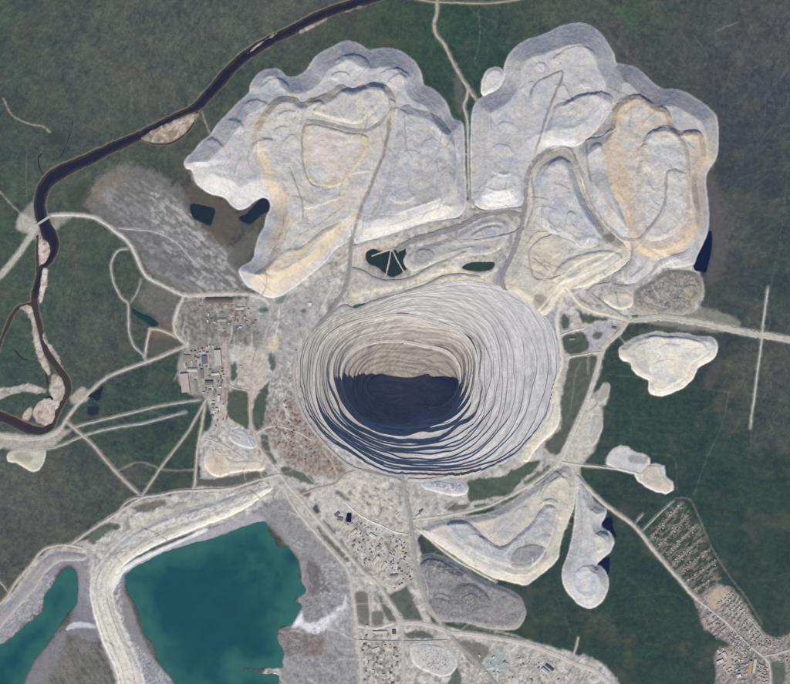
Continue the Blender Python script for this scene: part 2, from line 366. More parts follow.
# strips of plant cover left inside the mine
GRN = (62, 78, 70)
for P, c in [
    ([(567, 368), (564, 385), (562, 398), (561, 412), (559, 428), (546, 442), (546, 451), (557, 455), (566, 444), (576, 428), (588, 400), (594, 380), (598, 358), (588, 356), (570, 358)], (74, 84, 80)),
    ([(562, 337), (579, 332), (587, 335), (588, 350), (568, 355)], GRN),
    ([(578, 310), (589, 315), (606, 319), (594, 321), (584, 323)], GRN),
    ([(562, 318), (566, 314), (569, 324), (564, 331)], GRN),
    ([(468, 482), (492, 478), (507, 473), (528, 461), (540, 461), (536, 469), (524, 478), (516, 488), (507, 498), (499, 496), (490, 499), (474, 501), (468, 499)], (62, 82, 72)),
    ([(473, 505), (487, 502), (488, 506), (477, 509)], (66, 96, 84)),
    ([(446, 507), (455, 504), (468, 504), (466, 509), (448, 511)], (104, 98, 96)),
    ([(229, 394), (240, 391), (249, 394), (249, 428), (240, 424), (229, 416)], GRN),
    ([(230, 369), (236, 361), (237, 378), (230, 381)], (60, 80, 68)),
    ([(254, 402), (268, 380), (270, 389), (263, 418), (260, 430), (252, 428)], GRN),
    ([(270, 355), (274, 358), (274.5, 370), (271, 371)], (84, 94, 88)),
    ([(176, 480), (196, 478), (215, 479), (240, 475), (262, 472), (266, 478), (255, 484), (230, 488), (205, 487), (178, 489)], (80, 84, 80)),
    ([(261, 437), (268, 437), (270, 451), (279, 463), (274, 464), (263, 451)], (84, 86, 84)),
    ([(281, 466), (290, 467), (304, 473), (315, 481), (311, 485), (297, 480), (282, 475)], (84, 94, 86)),
    ([(295, 487), (304, 489), (311, 493), (308, 497), (299, 493)], (100, 98, 96)),
    ([(336, 491), (344, 495), (352, 501), (350, 503), (342, 499)], (108, 108, 104)),
    ([(312, 511), (315, 504), (319, 512), (316, 514)], (62, 72, 66)),
    ([(317, 526), (324, 533), (336, 546), (350, 560), (348, 562), (335, 551), (322, 537)], (100, 100, 98)),
    ([(322, 520), (328, 524), (335, 532), (332, 533)], (104, 104, 100)),
    ([(338, 541), (345, 544), (357, 558), (370, 574), (366, 576), (350, 560)], (92, 94, 92)),
    ([(376, 583), (384, 588), (390, 595), (402, 588), (408, 585), (415, 606), (422, 622), (402, 619), (394, 608), (384, 595)], (80, 90, 88)),
    ([(378, 596), (384, 601), (394, 618), (394, 623), (385, 616)], (94, 96, 94)),
    ([(405, 637), (415, 630), (428, 632), (436, 639)], (86, 94, 90)),
    ([(354, 594), (368, 594), (369, 626), (359, 624)], (112, 110, 106)),
    ([(372, 611), (383, 611), (384, 626), (372, 626)], (116, 114, 112)),
    ([(444, 625), (452, 624), (466, 626), (500, 633), (545, 645), (520, 634), (530, 620), (540, 640), (500, 637), (470, 632)], (66, 78, 70)),
    ([(455, 640), (478, 642), (490, 650), (478, 664), (466, 656)], (122, 118, 112)),
    ([(448, 680), (456, 668), (462, 684), (462, 700), (448, 700)], (88, 98, 94)),
    ([(88, 530), (100, 525), (118, 524), (119, 528), (104, 534), (96, 544), (88, 542)], (84, 98, 88)),
    ([(134, 508), (150, 502), (168, 500), (162, 507), (146, 511)], (110, 106, 100)),
    ([(170, 506), (186, 502), (186, 506), (172, 511)], (104, 102, 98)),
    ([(170, 512), (178, 508), (188, 506), (186, 511), (176, 514)], (92, 88, 86)),
    ([(593, 333), (601, 331), (602, 336), (596, 339)], (90, 94, 88)),
    ([(638, 332), (650, 327), (676, 327), (668, 332), (650, 336), (643, 340)], (88, 92, 86)),
    ([(552, 474), (545, 480), (530, 485), (524, 482), (540, 472), (550, 465)], (86, 96, 90)),
    ([(300, 310), (306, 308), (308, 312), (302, 314)], (96, 112, 106)),
    ([(258, 309), (268, 307), (268, 312), (260, 313)], (70, 98, 86)),
    ([(276, 302), (284, 296), (288, 299), (280, 304)], (124, 136, 130)),
    ([(506, 296), (506, 304), (517, 304), (522, 296), (514, 298)], (126, 124, 118)),
]:
    fill(P, tuple(v * 0.91 for v in c), 1.3, 0.9, 1.7, 0.6)
# brown burnt scrub, dark bogs
for P, c in [([(68, 190), (78, 185), (90, 182), (86, 195), (78, 205), (68, 203)], (64, 70, 64)), ([(48, 133), (56, 130), (65, 135), (62, 144), (50, 145)], (56, 62, 62)),
             ([(94, 284), (100, 286), (102, 296), (96, 292)], (64, 76, 70)), ([(185, 200), (195, 180), (205, 195), (225, 200), (240, 225), (225, 245), (205, 232)], (92, 86, 82)),
             ([(228, 262), (240, 240), (258, 228), (254, 250), (246, 262), (236, 272)], (98, 98, 96)), ([(146, 345), (160, 336), (178, 340), (176, 350), (150, 356)], (92, 88, 86)),
             ([(155, 320), (170, 318), (178, 335), (165, 338), (152, 340), (148, 335)], (116, 100, 94)), ([(455, 60), (462, 80), (464, 105), (460, 115), (455, 100)], (96, 96, 96))]:
    fill(P, c, 3, 0.75, 1.4)
fill([(40, 196), (44, 232), (55, 214), (70, 218), (40, 240), (22, 226), (20, 215)], (168, 166, 158), 3, 0.6, 1.2, 0.1)
fill([(16, 222), (22, 214), (30, 218), (40, 224), (34, 232), (24, 232), (18, 230)], (176, 172, 164), 2, 0.85, 1, 0.1)
fill([(-20, 436), (10, 434), (40, 438), (60, 430), (72, 430), (58, 442), (46, 450), (10, 450), (-20, 446)], (172, 165, 158), 2, 0.85, 1.2, 0.0)
fill([(78, 390), (84, 388), (90, 396), (84, 402), (74, 404), (70, 398)], (176, 164, 158), 1.6, 0.85, 0.7, 0.1)
# sandbars along the river, tan and pink
SAND = [([(141, 139), (150, 131), (166, 124), (184, 116), (198, 114), (194, 121), (184, 133), (172, 141), (158, 143)], (150, 128, 112)),
        ([(152, 135), (164, 128), (174, 125), (168, 135), (160, 138)], (184, 164, 138)),
        ([(180, 120), (196, 114), (190, 124), (180, 130), (176, 128)], (182, 158, 146)),
        ([(39, 240), (47, 241), (50, 252), (46, 262), (41, 264), (39, 254)], (198, 176, 164)),
        ([(43, 268), (48, 270), (46, 285), (42, 300), (39, 302), (40, 285)], (208, 190, 178)),
        ([(18, 307), (30, 306), (34, 316), (38, 334), (42, 350), (50, 372), (46, 372), (36, 350), (32, 325), (27, 312)], (190, 176, 164)),
        ([(42, 330), (46, 340), (56, 352), (64, 370), (60, 366), (50, 350), (44, 342)], (176, 160, 152)),
        ([(53, 375), (60, 377), (64, 386), (64, 396), (58, 402), (50, 392), (51, 382)], (188, 172, 160)),
        ([(33, 412), (40, 402), (50, 398), (54, 408), (54, 420), (46, 425), (36, 420)], (194, 172, 160)),
        ([(24, 414), (30, 407), (32, 412), (28, 420), (23, 419)], (184, 160, 148)),
        ([(52, 400), (60, 402), (56, 410)], (190, 174, 164)),
        ([(-10, 390), (10, 388), (28, 384), (46, 390), (40, 394), (20, 392), (-10, 402)], (170, 164, 156)),
        ([(247, 52.5), (262, 41), (276, 33), (277, 34.5), (263, 43), (249, 54)], (132, 130, 116)),
        ([(299, 31), (306, 26.5), (314, 23.5), (326, 17.5), (325, 20), (312, 28), (302, 33)], (166, 148, 124)),
        ([(345, 11), (362, 5), (360, 7), (348, 12)], (150, 136, 120))]
for P, c in SAND:
    fill(P, c, 1.0, 0.95, 1.0, 0.0)
# old gravel tracks and clearings too thin to be roads
for L, wd, c, a in [([(3, 98), (12, 115), (30, 124), (42, 126), (50, 132)], 1.4, (164, 158, 140), .9), ([(27, 150), (26, 180), (28, 215)], 1.0, (120, 124, 112), .5),
                    ([(0, 192), (12, 205), (24, 216)], 1.4, (160, 158, 150), .7), ([(478, 12), (480, 30), (478, 50), (474, 62)], 1.2, (104, 112, 104), .6),
                    ([(202, 112), (206, 124), (210, 133)], 1.6, (150, 146, 140), .8), ([(605, 28), (630, 56), (650, 75)], 3, (100, 94, 94), .4), ([(718, 30), (738, 22)], 1.2, (130, 132, 126), .6),
                    ([(728, 395), (722, 425), (706, 460), (694, 495)], 0.9, (104, 112, 104), .6), ([(605, 374), (640, 378), (700, 388), (760, 396), (790, 402)], 0.8, (92, 104, 96), .6),
                    ([(652, 454), (674, 458), (677, 490)], 1.0, (104, 104, 100), .6), ([(675, 498), (690, 500), (700, 520), (714, 552), (732, 580), (745, 596), (762, 624)], 1.6, (120, 114, 108), .75),
                    ([(610, 560), (660, 605), (695, 598)], .7, (92, 104, 94), .35), ([(788, 170), (780, 240), (770, 290)], .8, (96, 100, 100), .5), ([(751, 428), (750, 450)], 0.8, (110, 116, 110), .6),
                    ([(556, 598), (576, 646), (574, 656)], 0.8, (100, 110, 100), .35), ([(574, 654), (577, 644), (578, 638)], 2.2, (188, 182, 170), .8), ([(120, 360), (165, 372), (180, 392)], 0.9, (92, 104, 94), .4),
                    ([(120, 470), (140, 462), (165, 470), (196, 470)], 2.0, (140, 136, 128), .7), ([(180, 360), (178, 372), (174, 380)], 1.2, (150, 146, 142), .7)]:
    stroke(L, wd, c, 0.7, a, 0.3)
# allotment gardens and town: earth and green by plot
GARD = [(645, 541), (676, 503), (688, 508), (700, 528), (714, 560), (722, 580), (700, 594), (690, 590), (668, 566)]
fill(GARD, (62, 76, 68), 2, .8, .8, 0.9)
blotch(GARD, (136, 128, 124), 1.6, 0.12, 95, 0.7, 0.3, (-0.73, 2.2))
TOWN = [(694, 600), (702, 594), (716, 586), (732, 588), (746, 606), (762, 630), (776, 638), (790, 634), (810, 625), (850, 620), (850, 680), (800, 744), (700, 744), (716, 680), (714, 660), (718, 648), (730, 646), (722, 640), (704, 628), (700, 612)]
fill(TOWN, (134, 126, 124), 1.5, .9, .8, 0.1)
blotch(TOWN, (180, 172, 168), 1.0, 0.05, 96, 0.7, 0.25, (-0.9, 2.2))
blotch(TOWN, (98, 96, 92), 1.4, 0.18, 97, 0.75, 0.25, (-0.9, 2.2))
fill([(708, 598), (718, 588), (730, 594), (722, 604), (712, 610)], (178, 164, 148), 2, .8, .8)
fill([(771, 663), (784, 664), (783, 684), (770, 684)], (84, 92, 86), .8, .9, .3)
fill([(722, 662), (718, 655), (726, 650), (738, 656), (735, 668), (726, 676)], (178, 166, 158), 2, .7, .8)
ORD = ['first', 'second', 'third', 'fourth', 'fifth', 'sixth', 'seventh', 'eighth']
BLK = [('northern striped town block', [(715, 604), (731, 591), (748, 611), (736, 627)], 7, 6, 0), ('western town block', [(702, 617), (713, 611), (728, 629), (717, 640)], 6, 5, 0),
       ('central town block below the main street', [(727, 637), (735, 629), (753, 648), (744, 656)], 5, 6, 1), ('eastern town block', [(740, 625), (748, 616), (762, 637), (755, 644)], 6, 4, 0),
       ('far eastern town block', [(757, 646), (764, 637), (781, 639), (777, 652)], 4, 6, 1),
       ('southern town block by the fenced green plot', [(756, 660), (768, 668), (768, 684), (758, 684)], 5, 4, 0), ('southwestern town block', [(738, 658), (748, 656), (749, 682), (741, 684)], 5, 4, 0),
       ('town block at the right edge', [(776, 657), (790, 653), (790, 662), (778, 663)], 2, 4, 1)]
GROWS = []
for row in range(7):
    t = row / 6
    a = np.array([652 + 43 * t, 537.5 + 53 * t]); b = np.array([680 + 44 * t, 505 + 67 * t])
    if row == 6: b = a + (b - a) * 0.72
    GROWS.append((a, b))
    stroke([tuple(a), tuple((a + b) / 2), tuple(b)], 1.6, (156, 148, 143), .9, .75, .6, 0.3)
TROWS = []
for bl, Qd, nr, nc, ori in BLK:
    Qd = [np.array(q, float) for q in Qd]
    rows_ = []
    for r_ in range(nr):
        v = (r_ + .5) / nr
        e0 = Qd[0] * (1 - v) + Qd[1 if ori else 3] * v; e1 = (Qd[3] if ori else Qd[1]) * (1 - v) + Qd[2] * v
        rows_.append((e0, e1))
        dv = (e1 - e0) / np.hypot(*(e1 - e0)); nvv = np.array([-dv[1], dv[0]])
        stroke([tuple(e0 + nvv * 1.2), tuple((e0 + e1) / 2 + nvv * 1.2), tuple(e1 + nvv * 1.2)], 0.9, (184, 174, 170), .5, .8, .15, 0)
    TROWS.append((bl, rows_))
print('maps ready')

# ------------------------------------------------------------------ scene helpers
def P3(px, py, z=0.0):
    """point of the land that the photograph shows at this pixel, for a surface z metres high."""
    k = 1 - z / HC
    return ((px - CX) * S * k, (CY - py) * S * k, z)


def tag(o, label=None, cat=None, group=None, kind=None):
    if label: o['label'] = label
    if cat: o['category'] = cat
    if group: o['group'] = group
    if kind: o['kind'] = kind
    return o


def link(name, data, parent=None):
    o = bpy.data.objects.new(name, data)
    COL.objects.link(o)
    if parent is not None: o.parent = parent
    return o


def mesh(name, V, F, mat, tint=None, smooth_=True, mats=None, midx=None):
    """F: (n,4) or (n,3) vertex indices."""
    V = np.asarray(V, np.float32); F = np.asarray(F, np.int32)
    me = bpy.data.meshes.new(name)
    k = F.shape[1]
    me.vertices.add(len(V)); me.vertices.foreach_set('co', V.ravel())
    me.loops.add(F.size); me.loops.foreach_set('vertex_index', F.ravel())
    me.polygons.add(len(F)); me.polygons.foreach_set('loop_start', np.arange(0, F.size, k, dtype=np.int32))
    me.polygons.foreach_set('use_smooth', np.full(len(F), smooth_, bool))
    for m in (mats or [mat]): me.materials.append(m)
    if midx is not None: me.polygons.foreach_set('material_index', np.asarray(midx, np.int32))
    if tint is not None:
        at = me.attributes.new('tint', 'FLOAT_COLOR', 'POINT')
        c = np.ones((len(V), 4), np.float32); c[:, :3] = tint
        at.data.foreach_set('color', c.ravel())
    me.update(calc_edges=True)
    return me


def grid_faces(keep):
    """quads of a grid of vertices (ny,nx); keep is (ny-1,nx-1). Returns the faces and the used vertex ids."""
    ny, nx = keep.shape[0] + 1, keep.shape[1] + 1
    j, i = np.nonzero(keep)
    a = j * nx + i
    F = np.stack([a + nx, a + nx + 1, a + 1, a], 1)
    used = np.zeros(ny * nx, bool); used[F.ravel()] = True
    idx = np.cumsum(used) - 1
    return idx[F], used


# ------------------------------------------------------------------ materials
def earth_mat(name, rough=0.95, amp=0.16, s1=0.012, s2=0.09, bump=0.6, bdist=1.5, spec=0.15, bscale=0.15):
    m = bpy.data.materials.new(name); m.use_nodes = True
    n = m.node_tree.nodes; l = m.node_tree.links
    b = n['Principled BSDF']
    b.inputs['Roughness'].default_value = rough
    b.inputs['Specular IOR Level'].default_value = spec
    at = n.new('ShaderNodeAttribute'); at.attribute_name = 'tint'
    geo = n.new('ShaderNodeNewGeometry')
    n1 = n.new('ShaderNodeTexNoise'); n1.inputs['Scale'].default_value = s1; n1.inputs['Detail'].default_value = 6
    n2 = n.new('ShaderNodeTexNoise'); n2.inputs['Scale'].default_value = s2; n2.inputs['Detail'].default_value = 4
    ad = n.new('ShaderNodeMath'); ad.operation = 'ADD'
    mr = n.new('ShaderNodeMapRange')
    mr.inputs['From Min'].default_value = 0.6; mr.inputs['From Max'].default_value = 1.4
    mr.inputs['To Min'].default_value = 1 - amp; mr.inputs['To Max'].default_value = 1 + amp
    mx = n.new('ShaderNodeVectorMath'); mx.operation = 'SCALE'
    for t in (n1, n2): l.new(geo.outputs['Position'], t.inputs['Vector'])
    l.new(n1.outputs['Fac'], ad.inputs[0]); l.new(n2.outputs['Fac'], ad.inputs[1])
    l.new(ad.outputs[0], mr.inputs['Value'])
    l.new(at.outputs['Color'], mx.inputs[0]); l.new(mr.outputs[0], mx.inputs['Scale'])
    l.new(mx.outputs[0], b.inputs['Base Color'])
    if bump:
        n3 = n.new('ShaderNodeTexNoise'); n3.inputs['Scale'].default_value = bscale; n3.inputs['Detail'].default_value = 3
        l.new(geo.outputs['Position'], n3.inputs['Vector'])
        bp = n.new('ShaderNodeBump'); bp.inputs['Strength'].default_value = bump; bp.inputs['Distance'].default_value = bdist
        l.new(n3.outputs['Fac'], bp.inputs['Height']); l.new(bp.outputs[0], b.inputs['Normal'])
    return m


M_GROUND = earth_mat('tundra_and_soil', amp=0.25, s1=0.025, s2=0.09, bump=0.5, bdist=1.6)
M_SPOIL = earth_mat('dumped_rock', amp=0.09, s1=0.018, s2=0.12, bump=0.5, bdist=1.4)
M_PIT = earth_mat('pit_rock', amp=0.13, s1=0.02, s2=0.13, bump=0.6, bdist=1.6)
M_ROAD = earth_mat('road_gravel', amp=0.10, s1=0.02, s2=0.12, bump=0.25, bdist=0.8)
M_SCRUB = earth_mat('larch_scrub', amp=0.25, s1=0.01, s2=0.2, bump=0)
M_ROOF = earth_mat('weathered_roofing', amp=0.15, s1=0.06, s2=0.5, bump=0.1, bdist=.2, spec=0.3, rough=0.7)
M_WALL = earth_mat('painted_wall', amp=0.08, s1=0.1, s2=0.7, bump=0, spec=0.3, rough=0.8)
M_CONC = earth_mat('concrete', amp=0.12, s1=0.1, s2=0.6, bump=0.2, bdist=.1)


def water_mat():
    m = bpy.data.materials.new('still_water'); m.use_nodes = True
    n = m.node_tree.nodes; l = m.node_tree.links
    b = n['Principled BSDF']
    b.inputs['Roughness'].default_value = 0.12
    b.inputs['IOR'].default_value = 1.33
    at = n.new('ShaderNodeAttribute'); at.attribute_name = 'tint'
    geo = n.new('ShaderNodeNewGeometry')
    n1 = n.new('ShaderNodeTexNoise'); n1.inputs['Scale'].default_value = 0.006; n1.inputs['Detail'].default_value = 5
    mr = n.new('ShaderNodeMapRange'); mr.inputs['From Min'].default_value = 0.3; mr.inputs['From Max'].default_value = 0.7
    mr.inputs['To Min'].default_value = 0.93; mr.inputs['To Max'].default_value = 1.07
    mx = n.new('ShaderNodeVectorMath'); mx.operation = 'SCALE'
    l.new(geo.outputs['Position'], n1.inputs['Vector']); l.new(n1.outputs['Fac'], mr.inputs['Value'])
    l.new(at.outputs['Color'], mx.inputs[0]); l.new(mr.outputs[0], mx.inputs['Scale']); l.new(mx.outputs[0], b.inputs['Base Color'])
    n2 = n.new('ShaderNodeTexNoise'); n2.inputs['Scale'].default_value = 0.12; n2.inputs['Detail'].default_value = 3
    l.new(geo.outputs['Position'], n2.inputs['Vector'])
    bp = n.new('ShaderNodeBump'); bp.inputs['Strength'].default_value = 0.08; bp.inputs['Distance'].default_value = 0.5
    l.new(n2.outputs['Fac'], bp.inputs['Height']); l.new(bp.outputs[0], b.inputs['Normal'])
    return m


M_WATER = water_mat()

# ------------------------------------------------------------------ water: outlines, carved out of the ground
TEAL = (22, 82, 98); NAVY = (16, 26, 60)
PONDS = [
    ('pond', 'large teal tailings pond with a muddy grey eastern shore', TEAL, [(125, 578), (129, 572), (147, 561), (176, 548), (205, 541), (228, 534), (249, 524.5), (258, 522), (266, 523), (269, 533), (275, 541), (279, 548), (287, 547.5), (295, 556), (299, 562), (300, 576), (303, 584), (306.5, 590), (302, 595), (295, 597.5), (292.5, 602), (300, 604), (299, 612), (291, 625), (279, 627.5), (277, 638), (281, 647), (284, 654), (281.5, 662), (283, 667), (272, 669), (258, 668), (246, 667.5), (240, 668.8), (247, 670.3), (261, 673.5), (279, 674.5), (278, 690), (277, 715), (250, 735), (205, 735), (180, 700), (173.5, 680), (165, 670.5), (156, 658), (154, 646), (145.5, 635), (140, 619), (137, 609), (129, 593)]),
    ('pond', 'smaller teal pond west of the dam with a pale grey shore', (24, 80, 96), [(62, 571), (70, 568), (76.5, 571.5), (78, 588), (76.5, 604), (68, 615), (57, 629), (48, 643), (34, 660), (23, 683), (5, 705), (-40, 715), (-40, 650), (0, 645), (8, 640), (17, 632), (28, 623), (42.5, 613), (43, 598), (54, 583.5)]),
    ('pond', 'small dark pond below the white western toe of the heap', (34, 46, 58), [(190, 205.5), (195, 203.5), (206, 206), (215, 209), (213, 218), (210, 225), (202, 222), (193, 217)]),
    ('pond', 'dark slate pond tucked into the notch of the cream spoil slope', (34, 44, 58), [(239, 217), (246, 214), (251, 209), (255.6, 204), (262, 197.5), (270, 200), (271, 209), (264, 213), (258, 217), (251, 223.6), (244, 222)]),
    ('pond', 'narrow dark teal pond beside the gravel track loop', (30, 60, 66), [(130.7, 305), (134, 309), (142, 313.5), (149, 315.5), (155, 319.5), (159.5, 323.6), (156, 326.5), (152, 327), (145, 320.5), (137, 315.5), (132, 311)]),
    ('pond', 'navy pond along the eastern foot of the tan heap', NAVY, [(708.5, 231.5), (711.5, 233), (711.5, 249.6), (709, 261), (706, 272), (699.5, 271.5), (694, 269), (695, 258), (702, 245)]),
    ('pond', 'tiny flat navy sheet between upper lobes of the finger heap', (22, 32, 60), [(602, 525), (605, 518), (612, 518), (613, 528), (616.5, 537), (613, 536), (607, 530)]),  # flat dark navy sheet in the upper notch
    ('pond', 'tiny flat navy sheet between lower lobes of the finger heap', (22, 32, 60), [(597, 565), (603, 559.5), (609, 557.5), (609, 570), (606, 577), (602, 570)]),  # flat dark navy sheet in the lower notch
    ('pond', 'dark star shaped settling pond crossed by pale causeways', (42, 56, 58), [(366, 253), (373, 248.6), (380, 251), (387, 250), (396, 249.5), (404, 246), (407, 257), (410.6, 263), (404, 271), (393, 277), (384, 272.5), (378, 267.5), (368, 262.6)]),
    ('pond', 'dark green lens shaped pond on the cream ledge north of the pit', (52, 68, 66), [(462, 268), (470, 262.5), (482, 261.8), (494, 262), (493, 268), (486, 271), (474, 271)]),
    ('pond', 'thin green pond on the northwest rim of the pit', (52, 92, 80), [(350, 308.4), (356, 304.6), (365.5, 303.6), (362, 307.5), (354, 309.6)]),
    ('pond', 'dark pond beside the river road junction', (34, 44, 56), [(88, 396), (97, 390), (103, 386), (101, 395), (98, 401), (93, 398)]),
    ('pond', 'dark boggy pond south of the short gravel spur', (40, 50, 58), [(88, 407), (94, 406), (99, 407), (97, 414), (89, 414)]),
    ('pond', 'rectangular black settling basin in the works yard', (22, 26, 46), [(347.5, 513), (349.5, 512.8), (351.5, 513.2), (351.3, 518), (351, 522), (348.5, 521.8), (346, 521.3), (346.7, 517)]),
    ('pond', 'small dark pool on the sandbar of the river bend', (46, 42, 42), [(44, 400), (48, 396), (53, 397), (53, 402), (48, 403.5)]),
]
RIV = [  # centre line, widths along it, colour
    ('river', 'broad dark river running down from the top of the picture', [(420, -40, 12), (395, -14, 11), (372, -2, 9), (350, 5, 9), (330, 11, 9.5), (308, 21, 9), (290, 31, 9.5), (269, 41, 10), (251, 52, 10), (234, 66, 10.5), (219.5, 82, 11), (206, 97, 10), (197, 106, 8), (187, 111, 6), (172, 118, 7), (152, 129, 8), (134, 138, 9), (111, 148, 10), (89, 159, 11), (66, 169, 13), (48, 181, 13), (40, 199, 12), (40.5, 214, 12), (46, 226, 12), (50, 236, 15), (54, 246, 9), (50, 259, 7), (43, 268, 7), (38.5, 280, 7), (35, 296, 7)], (38, 38, 38)),
    ('river_channel', 'brown shallow river channel winding south past pink sandbars', [(35, 292, 6.5), (34.5, 302, 6), (36.5, 314, 5.5), (41, 331, 5), (46, 350, 5.5), (53, 361, 6.5), (63, 375, 7), (68.5, 389, 6), (64, 400, 4.5), (59, 409, 4.5), (54, 420, 5)], (66, 58, 54)),
    ('river_channel', 'dark brown river bend flowing under the gravel road embankment', [(55, 417, 5), (50, 427, 6), (40, 431, 7), (25, 427, 9), (10, 420, 9), (-4, 415, 9), (-40, 408, 9)], (58, 50, 52)),
    ('river_channel', 'thin brown western channel past the pale sandbar', [(37.5, 236, 1.6), (37.5, 250, 1.8), (37.5, 263, 2.0), (38, 274, 3)], (62, 54, 52)),
    ('river_channel', 'narrow western arm of the river leaving toward the picture edge', [(34, 304, 3.2), (27, 304.5, 2.6), (19, 307, 3), (11.5, 316, 3.2), (6.6, 328, 3), (1.6, 339, 2.6), (-8, 360, 3), (-40, 390, 3)], (76, 62, 54)),
    ('river_channel', 'thin dark side channel below the tan river island', [(197, 112, 1.6), (193, 124, 1.6), (185, 134, 1.8), (172, 142.5, 2), (158, 144, 2), (146, 141.5, 1.5), (138, 138, 2)], (50, 44, 48)),
    ('stream', 'thin dark meandering creek north of the river', [(64, 117, .8), (69, 117, 1), (72.5, 122, 1.2), (71, 130, 1), (67, 142, 1), (62, 154, 1), (55, 159, 1.2), (48, 154.5, 1), (42, 153.5, 1.2), (38.5, 158, 1.4), (39.5, 167, 1.6), (43, 174, 1.6)], (46, 50, 54)),
    ('stream', 'faint dark creek loop entering the southern river channel', [(14, 349, 1.8), (20, 356, 2), (27, 360, 1.4), (36, 361, 1), (42, 366, 1.2), (46, 374, 1.6), (48, 384, 2)], (52, 54, 52)),
]
GB = (1.2 + 0.55 * N2 + 0.5 * N3 + 0.5 * (1 - VEG) * N2).astype(np.float32)   # ground relief, metres
WLAY = []
for nm, lb, c, P in PONDS:
    Q = crom(P, 4)
    sl = crop(Q, 6)
    d = csdf(sl, Q) + ((0.7 * N2[sl] + 1.1 * N1[sl]) if lb.find('teal pond') >= 0 or lb.find('teal tailings') >= 0 else 0.45 * N2[sl] + 0.3 * N1[sl])
    WLAY.append((nm, lb, c, sl, d))
    GB[sl] = np.minimum(GB[sl], 1.2 + 0.6 * N2[sl] - 6.5 * smooth(-0.8, 1.0, d))
    ALB[sl] = ALB[sl] * (1 - 0.35 * (smooth(-1.6, -0.2, d) * smooth(1.0, -0.2, d))[..., None])
for nm, lb, L, c in RIV:
    A = np.array(L, float)
    Q = crom(A, 5, False); wq = np.interp(np.arange(len(Q)) / 5.0, np.arange(len(A)), A[:, 2])
    sl = crop(Q, 14)
    best = np.full(GX[sl].shape, -1e9, np.float32)
    for k in range(len(Q) - 1):
        s2 = crop(Q[k:k + 2], 12)
        dd = (wq[k] + wq[k + 1]) / 4 - seg_dist(GX[s2], GY[s2], Q[k:k + 2], False)
        o = (slice(s2[0].start - sl[0].start, s2[0].stop - sl[0].start), slice(s2[1].start - sl[1].start, s2[1].stop - sl[1].start))
        best[o] = np.maximum(best[o], dd)
    d = best + 0.45 * N2[sl] + (0.5 * N1[sl] if nm != 'stream' else 0)
    GB[sl] = np.minimum(GB[sl], 1.2 + 0.6 * N2[sl] - 6.5 * smooth(-0.8, 1.0, d))
    WLAY.append((nm, lb, c, sl, d))
    edge = smooth(-2.0, -0.3, d) * smooth(1.0, -0.3, d)
    if nm != 'stream':
        apply(sl, 0.45 * edge, (136, 124, 110))
        apply(sl, 0.9 * smooth(0.0, 0.8, d), (72, 66, 60))
# sandbars rise out of the water
for P, c in SAND:
    Q = crom(P, 4); sl = crop(Q, 3)
    d = csdf(sl, Q) + .7 * N2[sl] + .6 * N1[sl]
    GB[sl] = np.maximum(GB[sl], -5.5 + 6.2 * smooth(-0.8, 0.8, d))
    m = sum(c) / 3.0
    apply(sl, 0.9 * smooth(-0.6, 0.8, d), tuple(v * .65 + m * .35 for v in c))
    apply(sl, 0.55 * smooth(-0.6, 0.8, d) * smooth(0.05, 0.5, fbm(GX[sl] / 4, GY[sl] / 4, 801, 3)), (120, 108, 98))
    apply(sl, 0.6 * smooth(-0.6, 0.8, d) * smooth(0.25, 0.6, fbm(GX[sl] / 3, GY[sl] / 3, 802, 3)), (206, 196, 186))
# causeways across the star shaped pond
for L in ([(391, 249), (389, 262), (386, 275)], [(392, 249), (397, 260), (404, 272)], [(389, 250), (380, 253), (372, 256)]):
    Q = np.array(L, float); sl = crop(Q, 4)
    d = 0.8 - csdf(sl, Q, False)
    GB[sl] = np.maximum(GB[sl], -5.5 + 6.8 * smooth(-0.6, 0.6, d)); apply(sl, smooth(-0.6, .6, d), (186, 178, 166))

